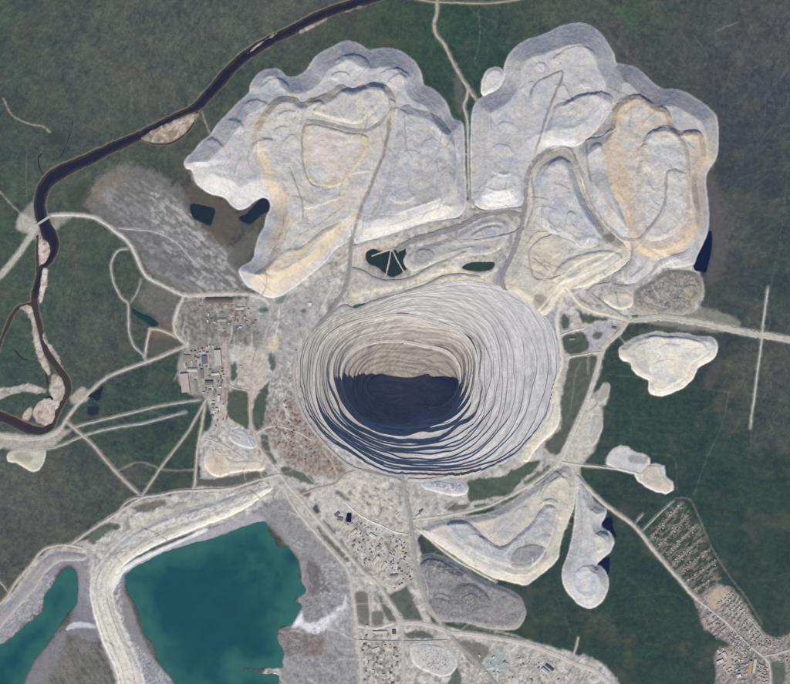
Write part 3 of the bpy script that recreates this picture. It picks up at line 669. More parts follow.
# ------------------------------------------------------------------ the roads: centre lines in photograph pixels
CREAM = (196, 188, 176); PALE = (176, 170, 162); GREY = (150, 146, 143); DARK = (134, 130, 132); TAN = (170, 158, 140)
ROADS = [
    ('road', 'wide pale gravel road running in from the left to the bridge', [(-40, 305), (-5, 280), (12, 262), (26, 243), (37, 225)], 6.0, (172, 170, 160), 0),
    ('road', 'cream gravel road curving from the bridge to the plant', [(46, 217), (56, 215), (75, 215), (92, 217), (104, 223), (116, 232), (128, 242), (136, 256), (142, 270), (150, 279), (166, 287), (180, 294), (190, 296)], 3.6, (196, 188, 182), 0),
    ('road', 'cream road along the north edge of the plant yard', [(190, 296), (206, 295), (225, 294), (245, 294), (262, 298), (270, 305)], 4.2, (190, 182, 174), 0),
    ('track', 'thin pale track across the grey tailings plume', [(119, 228), (130, 229), (150, 231), (166, 236), (178, 244), (190, 257), (198, 265)], 1.6, (170, 168, 170), 0),
    ('track', 'gravel track dropping south off the cream road', [(184, 296), (178, 309), (174, 322), (176, 334), (186, 344)], 3, CREAM, 0),
    ('track', 'pale looping track west of the narrow pond', [(128, 249), (119, 250), (113, 258), (111, 268), (114, 283), (121, 297), (128, 304), (128.5, 318), (129, 332), (134, 346), (143, 355), (146, 361)], 1.9, (172, 168, 162), 0),
    ('track', 'short pale track from the pond tip to the west road', [(141, 279), (138, 290), (131, 302)], 1.4, (156, 152, 146), 0),
    ('track', 'short gravel track from the narrow pond to the road', [(150, 329), (147, 342), (145, 356)], 1.8, CREAM, 0),
    ('track', 'gravel spur along the south shore of the narrow pond', [(150, 329), (160, 330), (170, 334), (176, 337)], 2.2, (184, 172, 156), 0),
    ('road', 'long straight gravel road from the plant to the river', [(186, 346), (176, 350), (160, 357), (144, 363), (124, 370), (108, 377), (96, 386), (84, 398), (74, 409), (66, 420), (60, 429), (48, 436)], 3.2, (180, 172, 164), 0),
    ('road', 'broad gravel road leaving along the river bend to the left', [(60, 430), (48, 436), (30, 439), (10, 437), (-10, 435), (-40, 434)], 5.5, (178, 171, 163), 0),
    ('track', 'upper of two parallel pale tracks west of the plant', [(72, 428), (90, 423), (110, 418), (135, 412), (160, 406), (185, 402), (200, 400)], 2.2, (164, 162, 156), 0),
    ('track', 'lower of two parallel pale tracks west of the plant', [(48, 449), (62, 445), (78, 438), (96, 432), (120, 427), (140, 424), (160, 419), (186, 412)], 2.4, (160, 160, 154), 0),
    ('track', 'double gravel track running diagonally to the southern dam road', [(66, 421), (76, 430), (92, 444), (102, 456), (116, 472), (130, 486), (141, 496)], 3.4, (166, 158, 152), 2),
    ('track', 'straight pale track from the dam road up to the plant', [(141, 497), (150, 484), (162, 466), (176, 448), (188, 432), (196, 418), (206, 400), (212, 392)], 2.2, (170, 162, 154), 0),
    ('track', 'pale track south from the plant past the keyhole shaped pad', [(205, 404), (202, 424), (198, 446), (196, 466), (195, 482), (193, 492)], 2.6, (178, 170, 160), 0),
    ('road', 'plant street lined with buildings', [(226, 340), (226, 360), (225, 378), (225, 398), (224, 410), (218, 432)], 2.4, (178, 158, 152), 0),
    ('track', 'pale track between the keyhole pad and the works street', [(204, 438), (216, 442), (228, 448), (240, 456)], 2.2, (184, 172, 160), 0),
    ('road', 'straight road through the green plots east of the plant', [(252, 365), (251, 385), (250, 405), (251, 420), (254, 432), (258, 444), (266, 456), (276, 468), (284, 480)], 3.0, (174, 160, 150), 0),
    ('road', 'curved track past the small green plot beside the plant', [(228, 384), (236, 388), (245, 390), (250, 392)], 1.8, (172, 162, 152), 0),
    ('road', 'works road along the top of the ore yard', [(256, 434), (268, 427), (282, 427), (296, 431), (312, 440)], 2.2, (176, 168, 160), 0),
    ('track', 'track through the brown ore stockyard', [(285, 400), (278, 414), (270, 426)], 1.6, (170, 162, 154), 0),
    ('road', 'main works road running southeast to the lower junction', [(276, 468), (284, 480), (294, 492), (306, 506), (318, 520), (332, 536), (346, 552), (358, 566), (368, 576), (378, 584), (386, 596), (394, 608), (400, 618)], 4.0, (182, 174, 164), 1),
    ('road', 'gravel road along the eastern shore of the teal pond', [(283, 484), (292, 504), (308, 524), (322, 540), (338, 558), (349, 572), (352, 590), (355, 610), (357, 632), (360, 656), (362, 684), (362, 730)], 3.4, (182, 176, 168), 1),
    ('road', 'road running south from the junction to the bottom edge', [(400, 616), (402, 634), (403, 656), (404, 684), (404, 730)], 4.2, (176, 168, 160), 0),
    ('road', 'wide grey trunk road south from the pit rim', [(401, 474), (404, 490), (409, 510), (412, 532), (414, 552), (418, 574), (424, 596), (434, 614), (446, 630), (458, 644), (470, 656), (482, 668), (496, 684), (520, 712)], 4.8, (150, 146, 143), 2),
    ('road', 'pale road heading southeast past the grey heap to the lower right', [(398, 624), (416, 623), (436, 627), (452, 633), (476, 635), (500, 639), (526, 644), (552, 653), (576, 664), (600, 674), (622, 700)], 5.2, (184, 176, 168), 0),
    ('track', 'straight grey track west of the grey oval pad', [(356, 640), (380, 641), (404, 641), (430, 641), (447, 640)], 1.8, (150, 148, 142), 0),
    ('road', 'pale road through the lower works blocks', [(358, 626), (376, 628), (394, 623)], 3, (190, 184, 176), 0),
    ('track', 'straight track between the dark plots of the lower works', [(369, 592), (370, 610), (371, 628), (370, 640)], 1.6, (178, 172, 166), 0),
    ('track', 'thin white lane across the works yard to the trunk road', [(345, 502), (356, 512), (368, 520), (382, 526), (396, 532), (408, 534)], 1.8, (208, 200, 192), 0),
    ('road', 'brown track from the trunk road round the ore yard', [(300, 494), (318, 488), (334, 484), (346, 474), (362, 470), (380, 474), (400, 478)], 2.6, (158, 144, 138), 0),
    ('track', 'cream edged track along the foot of the beige heap', [(414, 527), (424, 534), (440, 548), (456, 560), (474, 570), (496, 582)], 2.2, (198, 190, 178), 0),
    ('road', 'sinuous cream road along the beige heap north edge', [(412, 520), (436, 517), (460, 513), (486, 507), (506, 498), (524, 488), (540, 478), (552, 468), (562, 458)], 3.0, (180, 174, 164), 0),
    ('road', 'broad pale road from the eastern junction down past the pit', [(628, 320), (620, 332), (610, 341), (602, 352), (598, 366), (592, 386), (586, 402), (578, 420), (570, 438), (562, 456), (556, 466)], 4.4, (186, 180, 170), 1),
    ('road', 'pale mine road curving round the top of the eastern strip', [(550, 300), (560, 292), (566, 287), (572, 294), (580, 304), (594, 311), (610, 315), (628, 320)], 3.8, (206, 196, 176), 0),
    ('road', 'wide cream highway leaving to the right edge', [(628, 319), (644, 319), (662, 317), (684, 320), (704, 323), (726, 328), (750, 333), (776, 337), (800, 342), (850, 350)], 7.0, (178, 172, 162), 2),
    ('track', 'pale cross track over the green strip by the pit', [(560, 335), (572, 331), (584, 328)], 1.6, (196, 190, 180), 0),
    ('track', 'lower cross track over the green strip by the pit', [(568, 357), (580, 355), (592, 353), (602, 352)], 1.8, (188, 178, 166), 0),
    ('track', 'thin track down the middle of the green strip', [(588, 352), (588, 374)], 0.9, (140, 140, 134), 0),
    ('track', 'faint track inside the long green strip', [(582, 360), (576, 372), (573, 392), (570, 412)], 1.0, (112, 116, 110), 0),
    ('road', 'cream embankment road around the eastern pit rim', [(565, 290), (560, 304), (557, 322), (560, 342), (562, 360), (558, 376), (552, 392)], 3.2, (206, 198, 178), 0),
    ('road', 'pale access road to the gravel yard in the forest', [(562, 462), (580, 465), (600, 467), (618, 469), (640, 474)], 2.2, (182, 178, 168), 0),
    ('road', 'long pale road running southeast to the town', [(577, 476), (588, 488), (602, 502), (618, 514), (632, 524), (643, 536), (652, 548), (664, 562), (678, 578), (690, 592), (698, 600)], 3.6, (186, 178, 168), 1),
    ('road', 'main street of the town in the lower right corner', [(698, 600), (712, 611), (726, 622), (738, 634), (750, 646), (760, 654), (769, 664), (771, 690), (772, 730)], 2.4, (176, 168, 162), 0),
    ('road', 'town street branching to the right edge', [(764, 656), (776, 654), (790, 650), (830, 640)], 2.4, (178, 170, 164), 0),
    ('road', 'town ring street on the northeast side of the blocks', [(748, 616), (756, 626), (764, 636)], 1.4, (164, 156, 150), 0),
    ('track', 'thin white cutline ending in the eastern forest', [(768, 287), (766, 302), (763, 325), (761, 345), (758, 368), (755, 392), (752, 412), (750.5, 428)], 2.0, (176, 174, 166), 0),
    ('track', 'straight thin lane along the top of the allotments', [(643, 530), (658, 515), (673, 501)], 1.5, (160, 160, 150), 0),
    ('track', 'short pale spur beside the long southeast road', [(636, 522), (640, 517), (643, 514)], 1.8, (164, 162, 154), 0),
    ('track', 'braided tan track coming down from the top edge', [(437, -4), (437, 12), (434, 24), (436, 34), (443, 42), (448, 52), (454, 64), (462, 78), (471, 92), (477, 100)], 3.0, (168, 158, 144), 0),
    ('track', 'pale haul track in the gap between the two great heaps', [(468, 86), (467, 96), (464, 106), (467, 118), (468, 140), (468.5, 170), (469, 196)], 2.2, (176, 172, 168), 0),
    ('track', 'tan track along the top edge of the picture', [(380, -12), (400, -5), (430, 1), (452, 2), (480, 3), (506, 1), (530, -4), (560, -14)], 2.4, (146, 134, 120), 0),
    ('road', 'gravel dam road along the northwest of the ponds', [(-30, 625), (-6, 608), (6, 598), (16, 582), (30, 566), (42, 551), (54, 546), (70, 545), (82, 548)], 2.6, (176, 168, 158), 0),
    ('road', 'pale dam road along the north edge of the teal pond', [(70, 545), (84, 535), (100, 524), (116, 514), (130, 505), (142, 498), (160, 495), (180, 491), (204, 490), (232, 488), (258, 480), (280, 474)], 2.8, (176, 170, 164), 0),
    ('track', 'short zigzag track joining the dam road', [(119, 512), (124, 504), (132, 499), (140, 497)], 1.8, (176, 168, 162), 0),
    ('track', 'thin pale track branching left off the dam road', [(8, 592), (2, 584), (-10, 574)], 1.4, (168, 164, 156), 0),
    ('haul_road', 'dark haul road climbing the western heap', [(388, 116), (389, 128), (386, 142), (383, 156), (377, 170), (371, 186), (363, 203), (358, 218), (354, 232), (351, 246), (350, 262), (347, 282), (340, 298), (330, 312), (318, 326), (308, 340), (302, 352)], 3.2, (134, 130, 133), 1),
    ('haul_road', 'grey haul road crossing the top of the beige western heap', [(306, 122), (316, 122), (330, 125), (346, 129), (360, 131), (370, 130), (380, 123), (388, 116)], 3.0, (146, 141, 138), 1),
    ('haul_road', 'short spur off the western summit of the grey heap', [(388, 116), (394, 104), (390, 100)], 2.0, (178, 174, 172), 0),
    ('haul_road', 'thin grey ramp down the west side of the beige plateau', [(308, 122), (303, 130), (302, 146), (303, 164), (309, 182), (316, 187), (328, 188)], 1.7, (142, 138, 142), 0),
    ('haul_road', 'thin grey ramp along the western shoulder of the heap', [(289, 168), (296, 186), (302, 204), (303, 222)], 1.5, (150, 146, 148), 0),
    ('haul_road', 'grey lane down the eastern plateau of the western heap', [(404, 116), (405, 132), (406, 150)], 1.1, (150, 147, 149), 0),
    ('haul_road', 'dark hairpin lane on the white central heap', [(530, 100), (532, 90), (538, 82), (548, 77), (557, 72.5), (562, 72), (561.5, 80), (556, 92), (551, 104), (546, 118), (541, 134), (536, 150), (534, 155)], 1.9, (134, 130, 134), 0),
    ('haul_road', 'broad dark haul road along the west side of the middle heap', [(556, 148), (546, 152), (536, 160), (529, 172), (526, 188), (525.5, 204), (523, 220), (519, 236), (514, 250), (508, 264), (503, 276), (503, 286), (508, 296), (516, 306)], 4.2, (134, 131, 136), 2),
    ('haul_road', 'second dark lane beside the middle heap haul road', [(531, 174), (533, 190), (534, 204), (530, 218), (526, 230)], 1.7, (142, 138, 143), 0),
    ('haul_road', 'dark lane over the crown of the middle heap to the tan heap', [(556, 148), (564, 147), (571, 151), (577, 163), (583, 178), (588, 196), (595, 211), (604, 222), (614, 232), (622, 238), (632, 240), (641, 238), (648, 230), (656, 220), (663, 208), (666, 194), (666, 180), (668, 172), (676, 171), (686, 175)], 2.3, (146, 142, 146), 1),
    ('haul_road', 'short dark lane between the middle heap and the tan heap', [(612, 130), (600, 138), (590, 140), (586, 143), (587, 158), (589, 176), (592, 186)], 1.6, (150, 144, 146), 0),
    ('haul_road', 'dark lane below the tan heap hooking round the rubble', [(632, 240), (632, 252), (630, 262), (622, 270), (614, 276), (612, 283), (618, 286), (630, 286), (642, 281), (652, 272), (660, 262), (672, 257), (684, 254), (690, 250)], 2.4, (146, 142, 146), 1),
    ('haul_road', 'pale ramp descending to the junction below the rubble', [(612, 283), (596, 286), (590, 292), (596, 298), (606, 306), (618, 314), (628, 319)], 2.2, (168, 162, 158), 0),
    ('haul_road', 'dark lane branching through the cream slope of the middle heap', [(552, 235), (540, 240), (530, 250), (529, 260), (534, 278), (548, 280), (560, 276)], 1.6, (158, 152, 146), 0),
    ('haul_road', 'broad dark track in the valley below the western heap', [(396, 250), (410, 242), (428, 236), (446, 231), (462, 226), (478, 217), (494, 213), (508, 212), (520, 216)], 4.6, (130, 127, 130), 2),
    ('haul_road', 'thin grey lane along the southern foot of the western heap', [(352, 247), (372, 241), (390, 236), (408, 230), (426, 224), (444, 221), (460, 219)], 1.8, (146, 142, 142), 0),
    ('haul_road', 'thin grey lane at the foot of the white central heap', [(469, 190), (471, 200), (479, 210), (492, 211), (508, 209), (522, 208)], 2.0, (148, 142, 142), 0),
    ('haul_road', 'thin dark lane along the low ridge beside the lens pond', [(474, 241), (490, 238), (506, 235), (516, 231), (524, 224)], 1.5, (140, 136, 138), 0),
    ('haul_road', 'grey road south of the star shaped pond', [(350, 268), (362, 271), (372, 277), (384, 281), (400, 281), (414, 277), (426, 270), (440, 263), (456, 257), (466, 252)], 2.0, (146, 141, 140), 0),
    ('haul_road', 'pale grey road along the north rim of the pit', [(306, 344), (316, 330), (330, 316), (344, 306), (356, 309), (370, 303), (390, 297), (404, 293), (424, 286), (444, 277), (462, 275), (480, 278)], 2.0, (148, 142, 142), 0),
    ('haul_road', 'pale grey road along the southwest rim of the pit', [(296, 350), (294, 372), (296, 394), (303, 414), (316, 434), (332, 452), (350, 466), (372, 474), (392, 478), (402, 482)], 2.2, (166, 160, 155), 0),
    ('haul_road', 'pale shelf road along the southeast rim of the pit', [(408, 480), (430, 480), (452, 476), (474, 472), (492, 463), (508, 452), (524, 438), (538, 422), (546, 406), (553, 392)], 2.4, (186, 181, 174), 0),
]
for nm, lb, L, wd, c, prof in ROADS:
    stroke(L, wd + 1.2, c, 1.0, 0.55, 0.35, 0.0)

# ------------------------------------------------------------------ spoil heaps (outline, height, colour, upper tiers)
HEAPS = [
    dict(n='spoil_heap', c='spoil heap', l='huge grey and beige western spoil heap with scalloped northern lobes', H=80, a=30, col=(178, 175, 178),
         P=[(184, 162), (188, 156), (192, 153), (198, 145.5), (203, 140), (209.6, 135), (219, 122), (229, 112), (236, 104), (243, 98), (249, 92.5), (250, 86), (254, 78), (262, 71), (272, 68.6), (280, 70), (286, 76), (293, 77), (302, 73.6), (307, 69), (313, 59.6), (320, 53), (328, 49), (333, 46.5), (340, 42.5), (348, 41), (358, 43.5), (366, 48.5), (371, 50.5), (379, 48.4), (394, 49), (405, 54), (415, 62), (421, 72), (423.4, 84), (427, 86.5), (433, 89), (441, 96), (448, 106), (451, 115), (455, 120), (462, 122.5), (464.5, 135), (465, 160), (466, 185), (466, 206), (458, 217), (445, 220), (430, 222.5), (415, 227), (400, 233), (386, 237), (372, 240), (358, 245), (351, 236), (346, 243), (335, 250), (326, 262), (314, 272), (302, 282), (291, 290), (281, 296), (269, 298), (256, 291), (246, 285), (239, 273), (241, 267), (250, 262), (254, 256), (255, 249), (259, 236), (264, 227), (266, 217), (270, 208), (269, 201), (263, 197.5), (254, 202), (248, 207), (240, 210), (232, 206), (226, 199), (219, 196), (211, 194), (204, 190), (196, 183), (192, 171), (186, 168)],
         t=[('tier', 'beige upper tier of the western heap', [(256, 152), (252, 140), (254, 128), (259, 118), (266, 107), (274, 99), (284, 95.5), (296, 97), (302, 102), (310, 98), (318, 96), (330, 91), (336, 85.5), (343, 84), (352, 88), (362, 84), (374, 83), (387, 85), (393, 92), (396, 104), (394, 120), (390, 136), (386, 152), (380, 168), (372, 186), (364, 202), (356, 218), (346, 230), (332, 242), (322, 254), (306, 266), (290, 275), (276, 279), (266, 272), (268, 258), (276, 244), (281, 228), (283, 210), (278, 196), (268, 188), (266, 176), (262, 164)], 30, 30, (186, 181, 176)),
            ('tier', 'triangular beige plateau of the western heap', [(303, 132), (306, 124), (318, 124), (334, 128), (350, 132), (362, 133), (369, 138), (368, 150), (362, 160), (354, 170), (346, 180), (338, 186), (322, 188), (312, 184), (305, 172), (302, 154)], 9, 30, (192, 184, 178)),
            ('tier', 'small grey knoll at the northern rim of the beige tier', [(322, 116), (312, 112), (316, 106), (328, 100), (336, 94), (346, 88), (356, 88), (370, 84), (384, 86), (386, 96), (380, 106), (370, 116), (358, 124), (342, 122)], 14, 32, (184, 178, 172)),
            ('tier', 'grey eastern plateau with a white southern slope', [(398, 112), (406, 104), (414, 108), (422, 110), (434, 114), (444, 122), (452, 134), (456, 150), (456, 170), (454, 186), (448, 200), (436, 208), (422, 214), (404, 222), (388, 228), (374, 230), (370, 218), (378, 200), (386, 184), (391, 160), (396, 136)], 26, 25, (174, 172, 174)),
            ('tier', 'cream southern shelf of the western heap', [(270, 262), (284, 250), (302, 246), (316, 234), (330, 226), (342, 222), (338, 234), (324, 250), (310, 262), (294, 272), (276, 282), (262, 282), (254, 274), (262, 268)], 10, 24, (192, 182, 170))]),
    dict(n='spoil_heap', c='spoil heap', l='tall pale grey spoil heap in the centre north with two big rounded lobes', H=78, a=30, col=(176, 174, 178),
         P=[(471.5, 205), (470.5, 160), (471, 125), (473, 108), (478, 100), (487, 94), (497, 88), (503, 78), (504, 67), (507, 58), (510, 53), (518, 44.6), (529, 39), (537, 37), (542, 35), (549, 32), (556, 28), (563, 25.5), (577, 23), (586, 24), (592, 26.5), (602, 35), (610, 47), (614, 54), (616, 63), (622, 76), (624, 95), (618, 112), (608, 122), (598, 132), (588, 140), (576, 146), (556, 148), (542, 153), (532, 164), (527, 180), (525, 196), (520, 206), (508, 208), (494, 210.5), (484, 210), (476, 206)],
         t=[('tier', 'grey upper dump between the two lanes', [(552, 112), (556, 104), (566, 101), (574, 96), (582, 93), (592, 92), (600, 93), (610, 98), (616, 106), (612, 114), (604, 122), (598, 130), (588, 138), (574, 144), (560, 145), (548, 145), (544, 136), (548, 124)], 16, 30, (174, 172, 174)),
            ('tier', 'white rounded shoulder at the south end of the central heap', [(482, 188), (486, 178), (500, 172), (514, 172), (522, 178), (523, 190), (520, 200), (508, 205), (494, 207), (484, 203)], 8, 20, (192, 190, 190))]),
    dict(n='spoil_heap', c='spoil heap', l='tan topped northeastern spoil heap with a broad grey outer skirt', H=74, a=30, col=(172, 168, 170),
         P=[(602, 92), (610, 72), (616, 64), (624, 64.5), (634.5, 67), (643, 73), (652.6, 82.5), (662.5, 88.7), (670, 88.8), (677, 89.5), (687, 93), (700, 101), (710, 109), (717, 118), (718.5, 135), (718, 150), (715.5, 160), (709, 169), (706, 178), (707, 194), (708.5, 206), (709, 219), (708, 231), (703, 244), (697, 256), (694, 264), (688, 266), (676, 268), (664, 268), (654, 274), (644, 280), (634, 284), (624, 283), (622, 272), (626, 262), (624, 250), (612, 236), (600, 222), (590, 208), (584, 194), (579, 174), (576, 154), (584, 140), (596, 128), (602, 112)],
         t=[('tier', 'tan tier with dark scalloped northern crest', [(611, 124), (612, 112), (617, 103.5), (626, 97.5), (637, 93.5), (648, 99), (657, 105), (667, 108.5), (672, 117), (673, 124), (678, 130), (684, 130.5), (692, 129), (701, 132), (705, 142), (706, 156), (702, 166), (697, 178), (698, 196), (700, 214), (696, 232), (684, 246), (668, 254), (652, 257), (640, 252), (632, 240), (626, 222), (620, 206), (612, 192), (606, 172), (604, 150), (606, 138)], 24, 31, (186, 176, 168)),
            ('tier', 'pale grey upper tier on the tan heap', [(640, 158), (642, 144), (648, 133), (656, 128), (666, 127), (676, 131), (682, 138), (688, 148), (690, 164), (690, 184), (690, 204), (686, 222), (674, 234), (660, 240), (648, 240), (640, 228), (638, 210), (637, 190), (636, 172)], 18, 31, (188, 184, 180)),
            ('tier', 'grey western shoulder of the tan heap', [(590, 146), (600, 142), (606, 156), (608, 176), (614, 194), (622, 212), (628, 230), (622, 234), (608, 222), (598, 206), (592, 188), (590, 166)], 10, 26, (174, 172, 174))]),
    dict(n='spoil_heap', c='spoil heap', l='grey crowned middle spoil heap with cream southern slopes', H=34, a=22, col=(194, 184, 166),
         P=[(527, 172), (534, 160), (544, 153), (556, 149), (566, 148), (573, 154), (579, 166), (584, 182), (590, 200), (598, 214), (608, 226), (618, 234), (628, 240), (631, 252), (628, 262), (618, 270), (606, 277), (594, 283), (584, 287), (572, 289), (562, 293), (556, 301), (550, 311), (543, 316.5), (536, 315.5), (528, 310), (519, 303), (510, 296), (505, 286), (504, 277), (510, 264), (516, 250), (521, 236), (525, 220), (527, 196)],
         t=[('tier', 'grey crown of the middle heap', [(534, 182), (540, 168), (550, 160), (560, 157), (569, 162), (575, 174), (580, 190), (587, 204), (595, 216), (602, 226), (604, 236), (596, 243), (584, 247), (572, 247), (566, 240), (558, 236), (546, 230), (537, 218), (533, 200)], 22, 24, (178, 177, 180)),
            ('tier', 'stepped cream bench under the middle heap', [(562, 262), (580, 254), (600, 250), (618, 252), (622, 260), (608, 268), (590, 274), (576, 280), (560, 284), (552, 278)], 9, 28, (190, 182, 170))]),
    dict(n='spoil_heap', c='spoil heap', l='cream white isolated spoil heap beside the eastern highway', H=19, a=27, col=(206, 198, 182),
         P=[(619, 353), (619.5, 348), (626, 344), (632, 339), (640, 336), (648, 333.5), (658, 331.5), (668, 333.5), (678, 333), (688, 334), (698, 336.5), (710, 337), (716, 341), (718, 347), (716.5, 354), (712, 360), (704, 364.5), (698, 368), (694, 377), (688, 384), (682, 388.5), (672, 393), (664, 396), (656, 395.6), (650, 393), (648, 388), (648.5, 381), (643, 378), (637, 374.5), (632, 369.5), (630, 363), (624, 361), (620.5, 358)],
         t=[('tier', 'bright cream upper platform of the isolated heap', [(644, 341), (652, 335), (666, 336), (682, 337), (698, 340), (706, 345), (708, 352), (700, 359), (692, 364), (688, 374), (678, 383), (664, 390), (655, 389), (654, 380), (650, 370), (646, 356)], 6, 24, (212, 204, 186))]),
    dict(n='spoil_heap', c='spoil heap', l='long pale finger shaped spoil heap ending in a round lobe', H=36, a=29, col=(180, 178, 179),
         P=[(577, 476), (582, 478), (585.5, 484), (590, 493), (594, 502), (600, 507), (606, 509.5), (606, 515), (602, 522), (601, 526.5), (604, 529), (611, 533), (614, 542), (610, 552), (601, 560), (596.5, 565), (600.5, 566), (606, 572), (609, 584), (606, 595), (600, 604), (591, 608.5), (581, 606), (574, 600), (567, 592), (562.5, 582), (562, 571), (566, 559), (570, 546), (573, 532), (575, 514), (576, 495)],
         t=[('tier', 'crumbly round top of the middle eastern lobe', [(596, 537), (602, 533), (609, 536), (610, 543), (606, 550), (599, 553), (594, 548)], 3, 25, (186, 182, 172)),
            ('tier', 'smooth round cap at the south end', [(572, 576), (582, 570), (594, 571), (601, 579), (600, 590), (592, 598), (582, 597), (574, 590)], 3, 20, (188, 187, 188))]),
    dict(n='spoil_heap', c='spoil heap', l='beige and blue grey spoil heap southeast of the pit with terraced cream edge', H=24, a=25, col=(188, 180, 168),
         P=[(576, 478), (576, 490), (574, 507), (569, 520), (564, 532), (560, 546), (558.5, 558), (553, 565), (547, 570), (538, 577), (527, 585), (516, 583.6), (506, 581), (493, 578), (482, 572), (471, 566.5), (458, 558), (445, 549.5), (434, 542), (423, 535), (420, 529), (431, 523), (445, 518), (465, 516), (480, 515), (494, 511), (508, 503.5), (522, 494), (538, 483), (554, 471), (562, 466), (570, 467)],
         t=[('tier', 'blue grey inner bench with a dark northern face', [(447, 530), (446, 524), (456, 521), (468, 522), (476, 528), (484, 536), (493, 543), (500, 546), (508, 543), (516, 537), (524, 529), (532, 522), (540, 510), (548, 504), (558, 508), (558, 524), (554, 540), (546, 554), (534, 566), (520, 570), (504, 566), (486, 560), (468, 550), (454, 540)], 15, 30, (172, 171, 174)),
            ('tier', 'dark grey patch of fresh dumps on the beige heap', [(512, 556), (520, 547), (534, 544), (545, 548), (546, 556), (536, 564), (522, 569), (512, 566)], 5, 24, (142, 140, 146)),
            ('tier', 'tan upper dump at the north end of the beige heap', [(540, 500), (546, 486), (558, 476), (568, 478), (571, 490), (568, 506), (562, 520), (556, 516), (554, 506), (546, 504)], 7, 24, (184, 176, 164))]),
    dict(n='spoil_heap', c='spoil heap', l='dark grey mottled spoil heap east of the trunk road', H=16, a=26, col=(136, 133, 136),
         P=[(419, 560), (424, 555), (434, 554), (446, 558), (458, 563), (470, 572), (482, 579), (494, 584), (505, 588), (513, 592), (520, 597), (524, 604), (526, 612), (525, 619), (520, 626), (513, 630), (500, 630), (488, 629), (476, 626), (464, 623), (448, 622), (436, 620), (428, 612), (424, 600), (420, 584)],
         t=[('tier', 'swirled dark mound on the grey heap', [(452, 598), (458, 588), (470, 584), (482, 590), (490, 600), (486, 610), (472, 614), (458, 610)], 7, 22, (112, 110, 118)),
            ('tier', 'low western mound on the grey heap', [(428, 604), (436, 598), (448, 600), (454, 608), (448, 616), (436, 616)], 5, 22, (124, 122, 128)),
            ('tier', 'ridge along the north rim of the grey heap', [(420, 566), (426, 559), (440, 560), (454, 568), (464, 576), (456, 578), (444, 572), (430, 568)], 9, 34, (96, 98, 112))]),
    dict(n='spoil_heap', c='spoil heap', l='small pale round lobe at the northwest shoulder of the central heap', H=14, a=28, col=(190, 190, 188),
         P=[(481, 86), (482.5, 78), (487, 70), (494, 67), (500, 68), (504.5, 73), (504, 80), (500, 88), (493, 92), (484, 96), (481, 92)], t=[]),
    dict(n='spoil_heap', c='spoil heap', l='low hummocky grey ridge between the valley track and the lens pond', H=13, a=22, col=(170, 166, 164),
         P=[(404, 262), (408, 253), (416, 248), (432, 243), (446, 239), (458, 233), (470, 226), (484, 219), (498, 217), (508, 222), (511, 232), (504, 244), (496, 252), (484, 255), (470, 256), (458, 259), (446, 260), (436, 263), (424, 268), (412, 271)],
         t=[('tier', 'blue grey hump on the low ridge', [(470, 236), (482, 227), (496, 224), (504, 228), (498, 236), (484, 240)], 6, 24, (166, 165, 168)),
            ('tier', 'dark rubbly hump at the west end of the ridge', [(415, 262), (416, 252), (424, 248), (434, 252), (432, 260), (424, 266)], 5, 26, (150, 147, 148))]),
    dict(n='spoil_heap', c='spoil heap', l='dark rubble heap under the tan heap beside the highway', H=14, a=22, col=(138, 132, 128),
         P=[(633, 296), (638, 288), (650, 281), (660, 273), (672, 269), (684, 270), (695, 272), (702, 279), (703, 288), (700, 298), (694, 306), (684, 315), (670, 314), (654, 314), (642, 312), (634, 306)],
         t=[('tier', 'grey brown tip of the rubble heap', [(680, 296), (684, 284), (694, 279), (701, 286), (698, 297), (690, 306), (682, 304)], 6, 24, (148, 140, 130))]),
    dict(n='spoil_heap', c='spoil heap', l='small cream pile inside the bend of the dark hooked lane', H=8, a=24, col=(194, 184, 164),
         P=[(602, 299), (606, 293), (616, 291), (628, 292), (633, 297), (633, 304), (626, 309), (616, 309), (608, 304)], t=[]),
    dict(n='spoil_heap', c='spoil heap', l='white streaked elongated pile beside the southern pit rim', H=7, a=22, col=(182, 180, 184),
         P=[(421, 484), (428, 480), (440, 479), (452, 480), (463, 482), (468, 487), (467, 493), (461, 496), (448, 495), (434, 492), (425, 489)],
         t=[('tier', 'jumbled grey crest of the white pile', [(430, 484), (438, 481), (450, 483), (462, 485), (460, 490), (446, 490), (434, 488)], 4, 26, (164, 163, 172))]),
    dict(n='spoil_heap', c='spoil heap', l='orange beige round end of the keyhole shaped pad', H=6, a=24, col=(204, 188, 166),
         P=[(204, 463), (206, 454), (212, 449.5), (220, 449), (226, 453), (230, 459), (242, 461), (258, 460), (264, 464), (264, 470), (250, 471), (238, 472), (230, 474), (220, 477), (210, 474)], t=[]),
    dict(n='spoil_heap', c='spoil heap', l='pale grey oval pad northeast of the keyhole pad', H=6, a=24, col=(176, 176, 175),
         P=[(228, 436), (231, 430.5), (238, 428.5), (246, 431), (251, 437), (257, 445), (252, 449), (242, 447), (233, 443)], t=[]),
    dict(n='spoil_heap', c='spoil heap', l='grey oval pad dotted with small dumps in the southern works', H=5, a=24, col=(182, 179, 176),
         P=[(411, 647), (422, 644), (436, 645), (448, 649), (456, 656), (457, 666), (452, 674), (442, 677), (430, 673), (418, 668), (412, 660)], t=[]),
    dict(n='spoil_heap', c='spoil heap', ang=1, l='white and tan gravel yard in the eastern forest', H=5, a=24, col=(190, 187, 185),
         P=[(606, 464), (608, 455), (612, 449), (620, 446), (628, 447), (634, 452), (644, 454), (650, 459), (650, 464), (658, 464), (665, 466), (665, 476), (673, 483), (674, 490), (666, 494), (656, 492), (646, 487), (638, 481), (634, 474), (620, 471)],
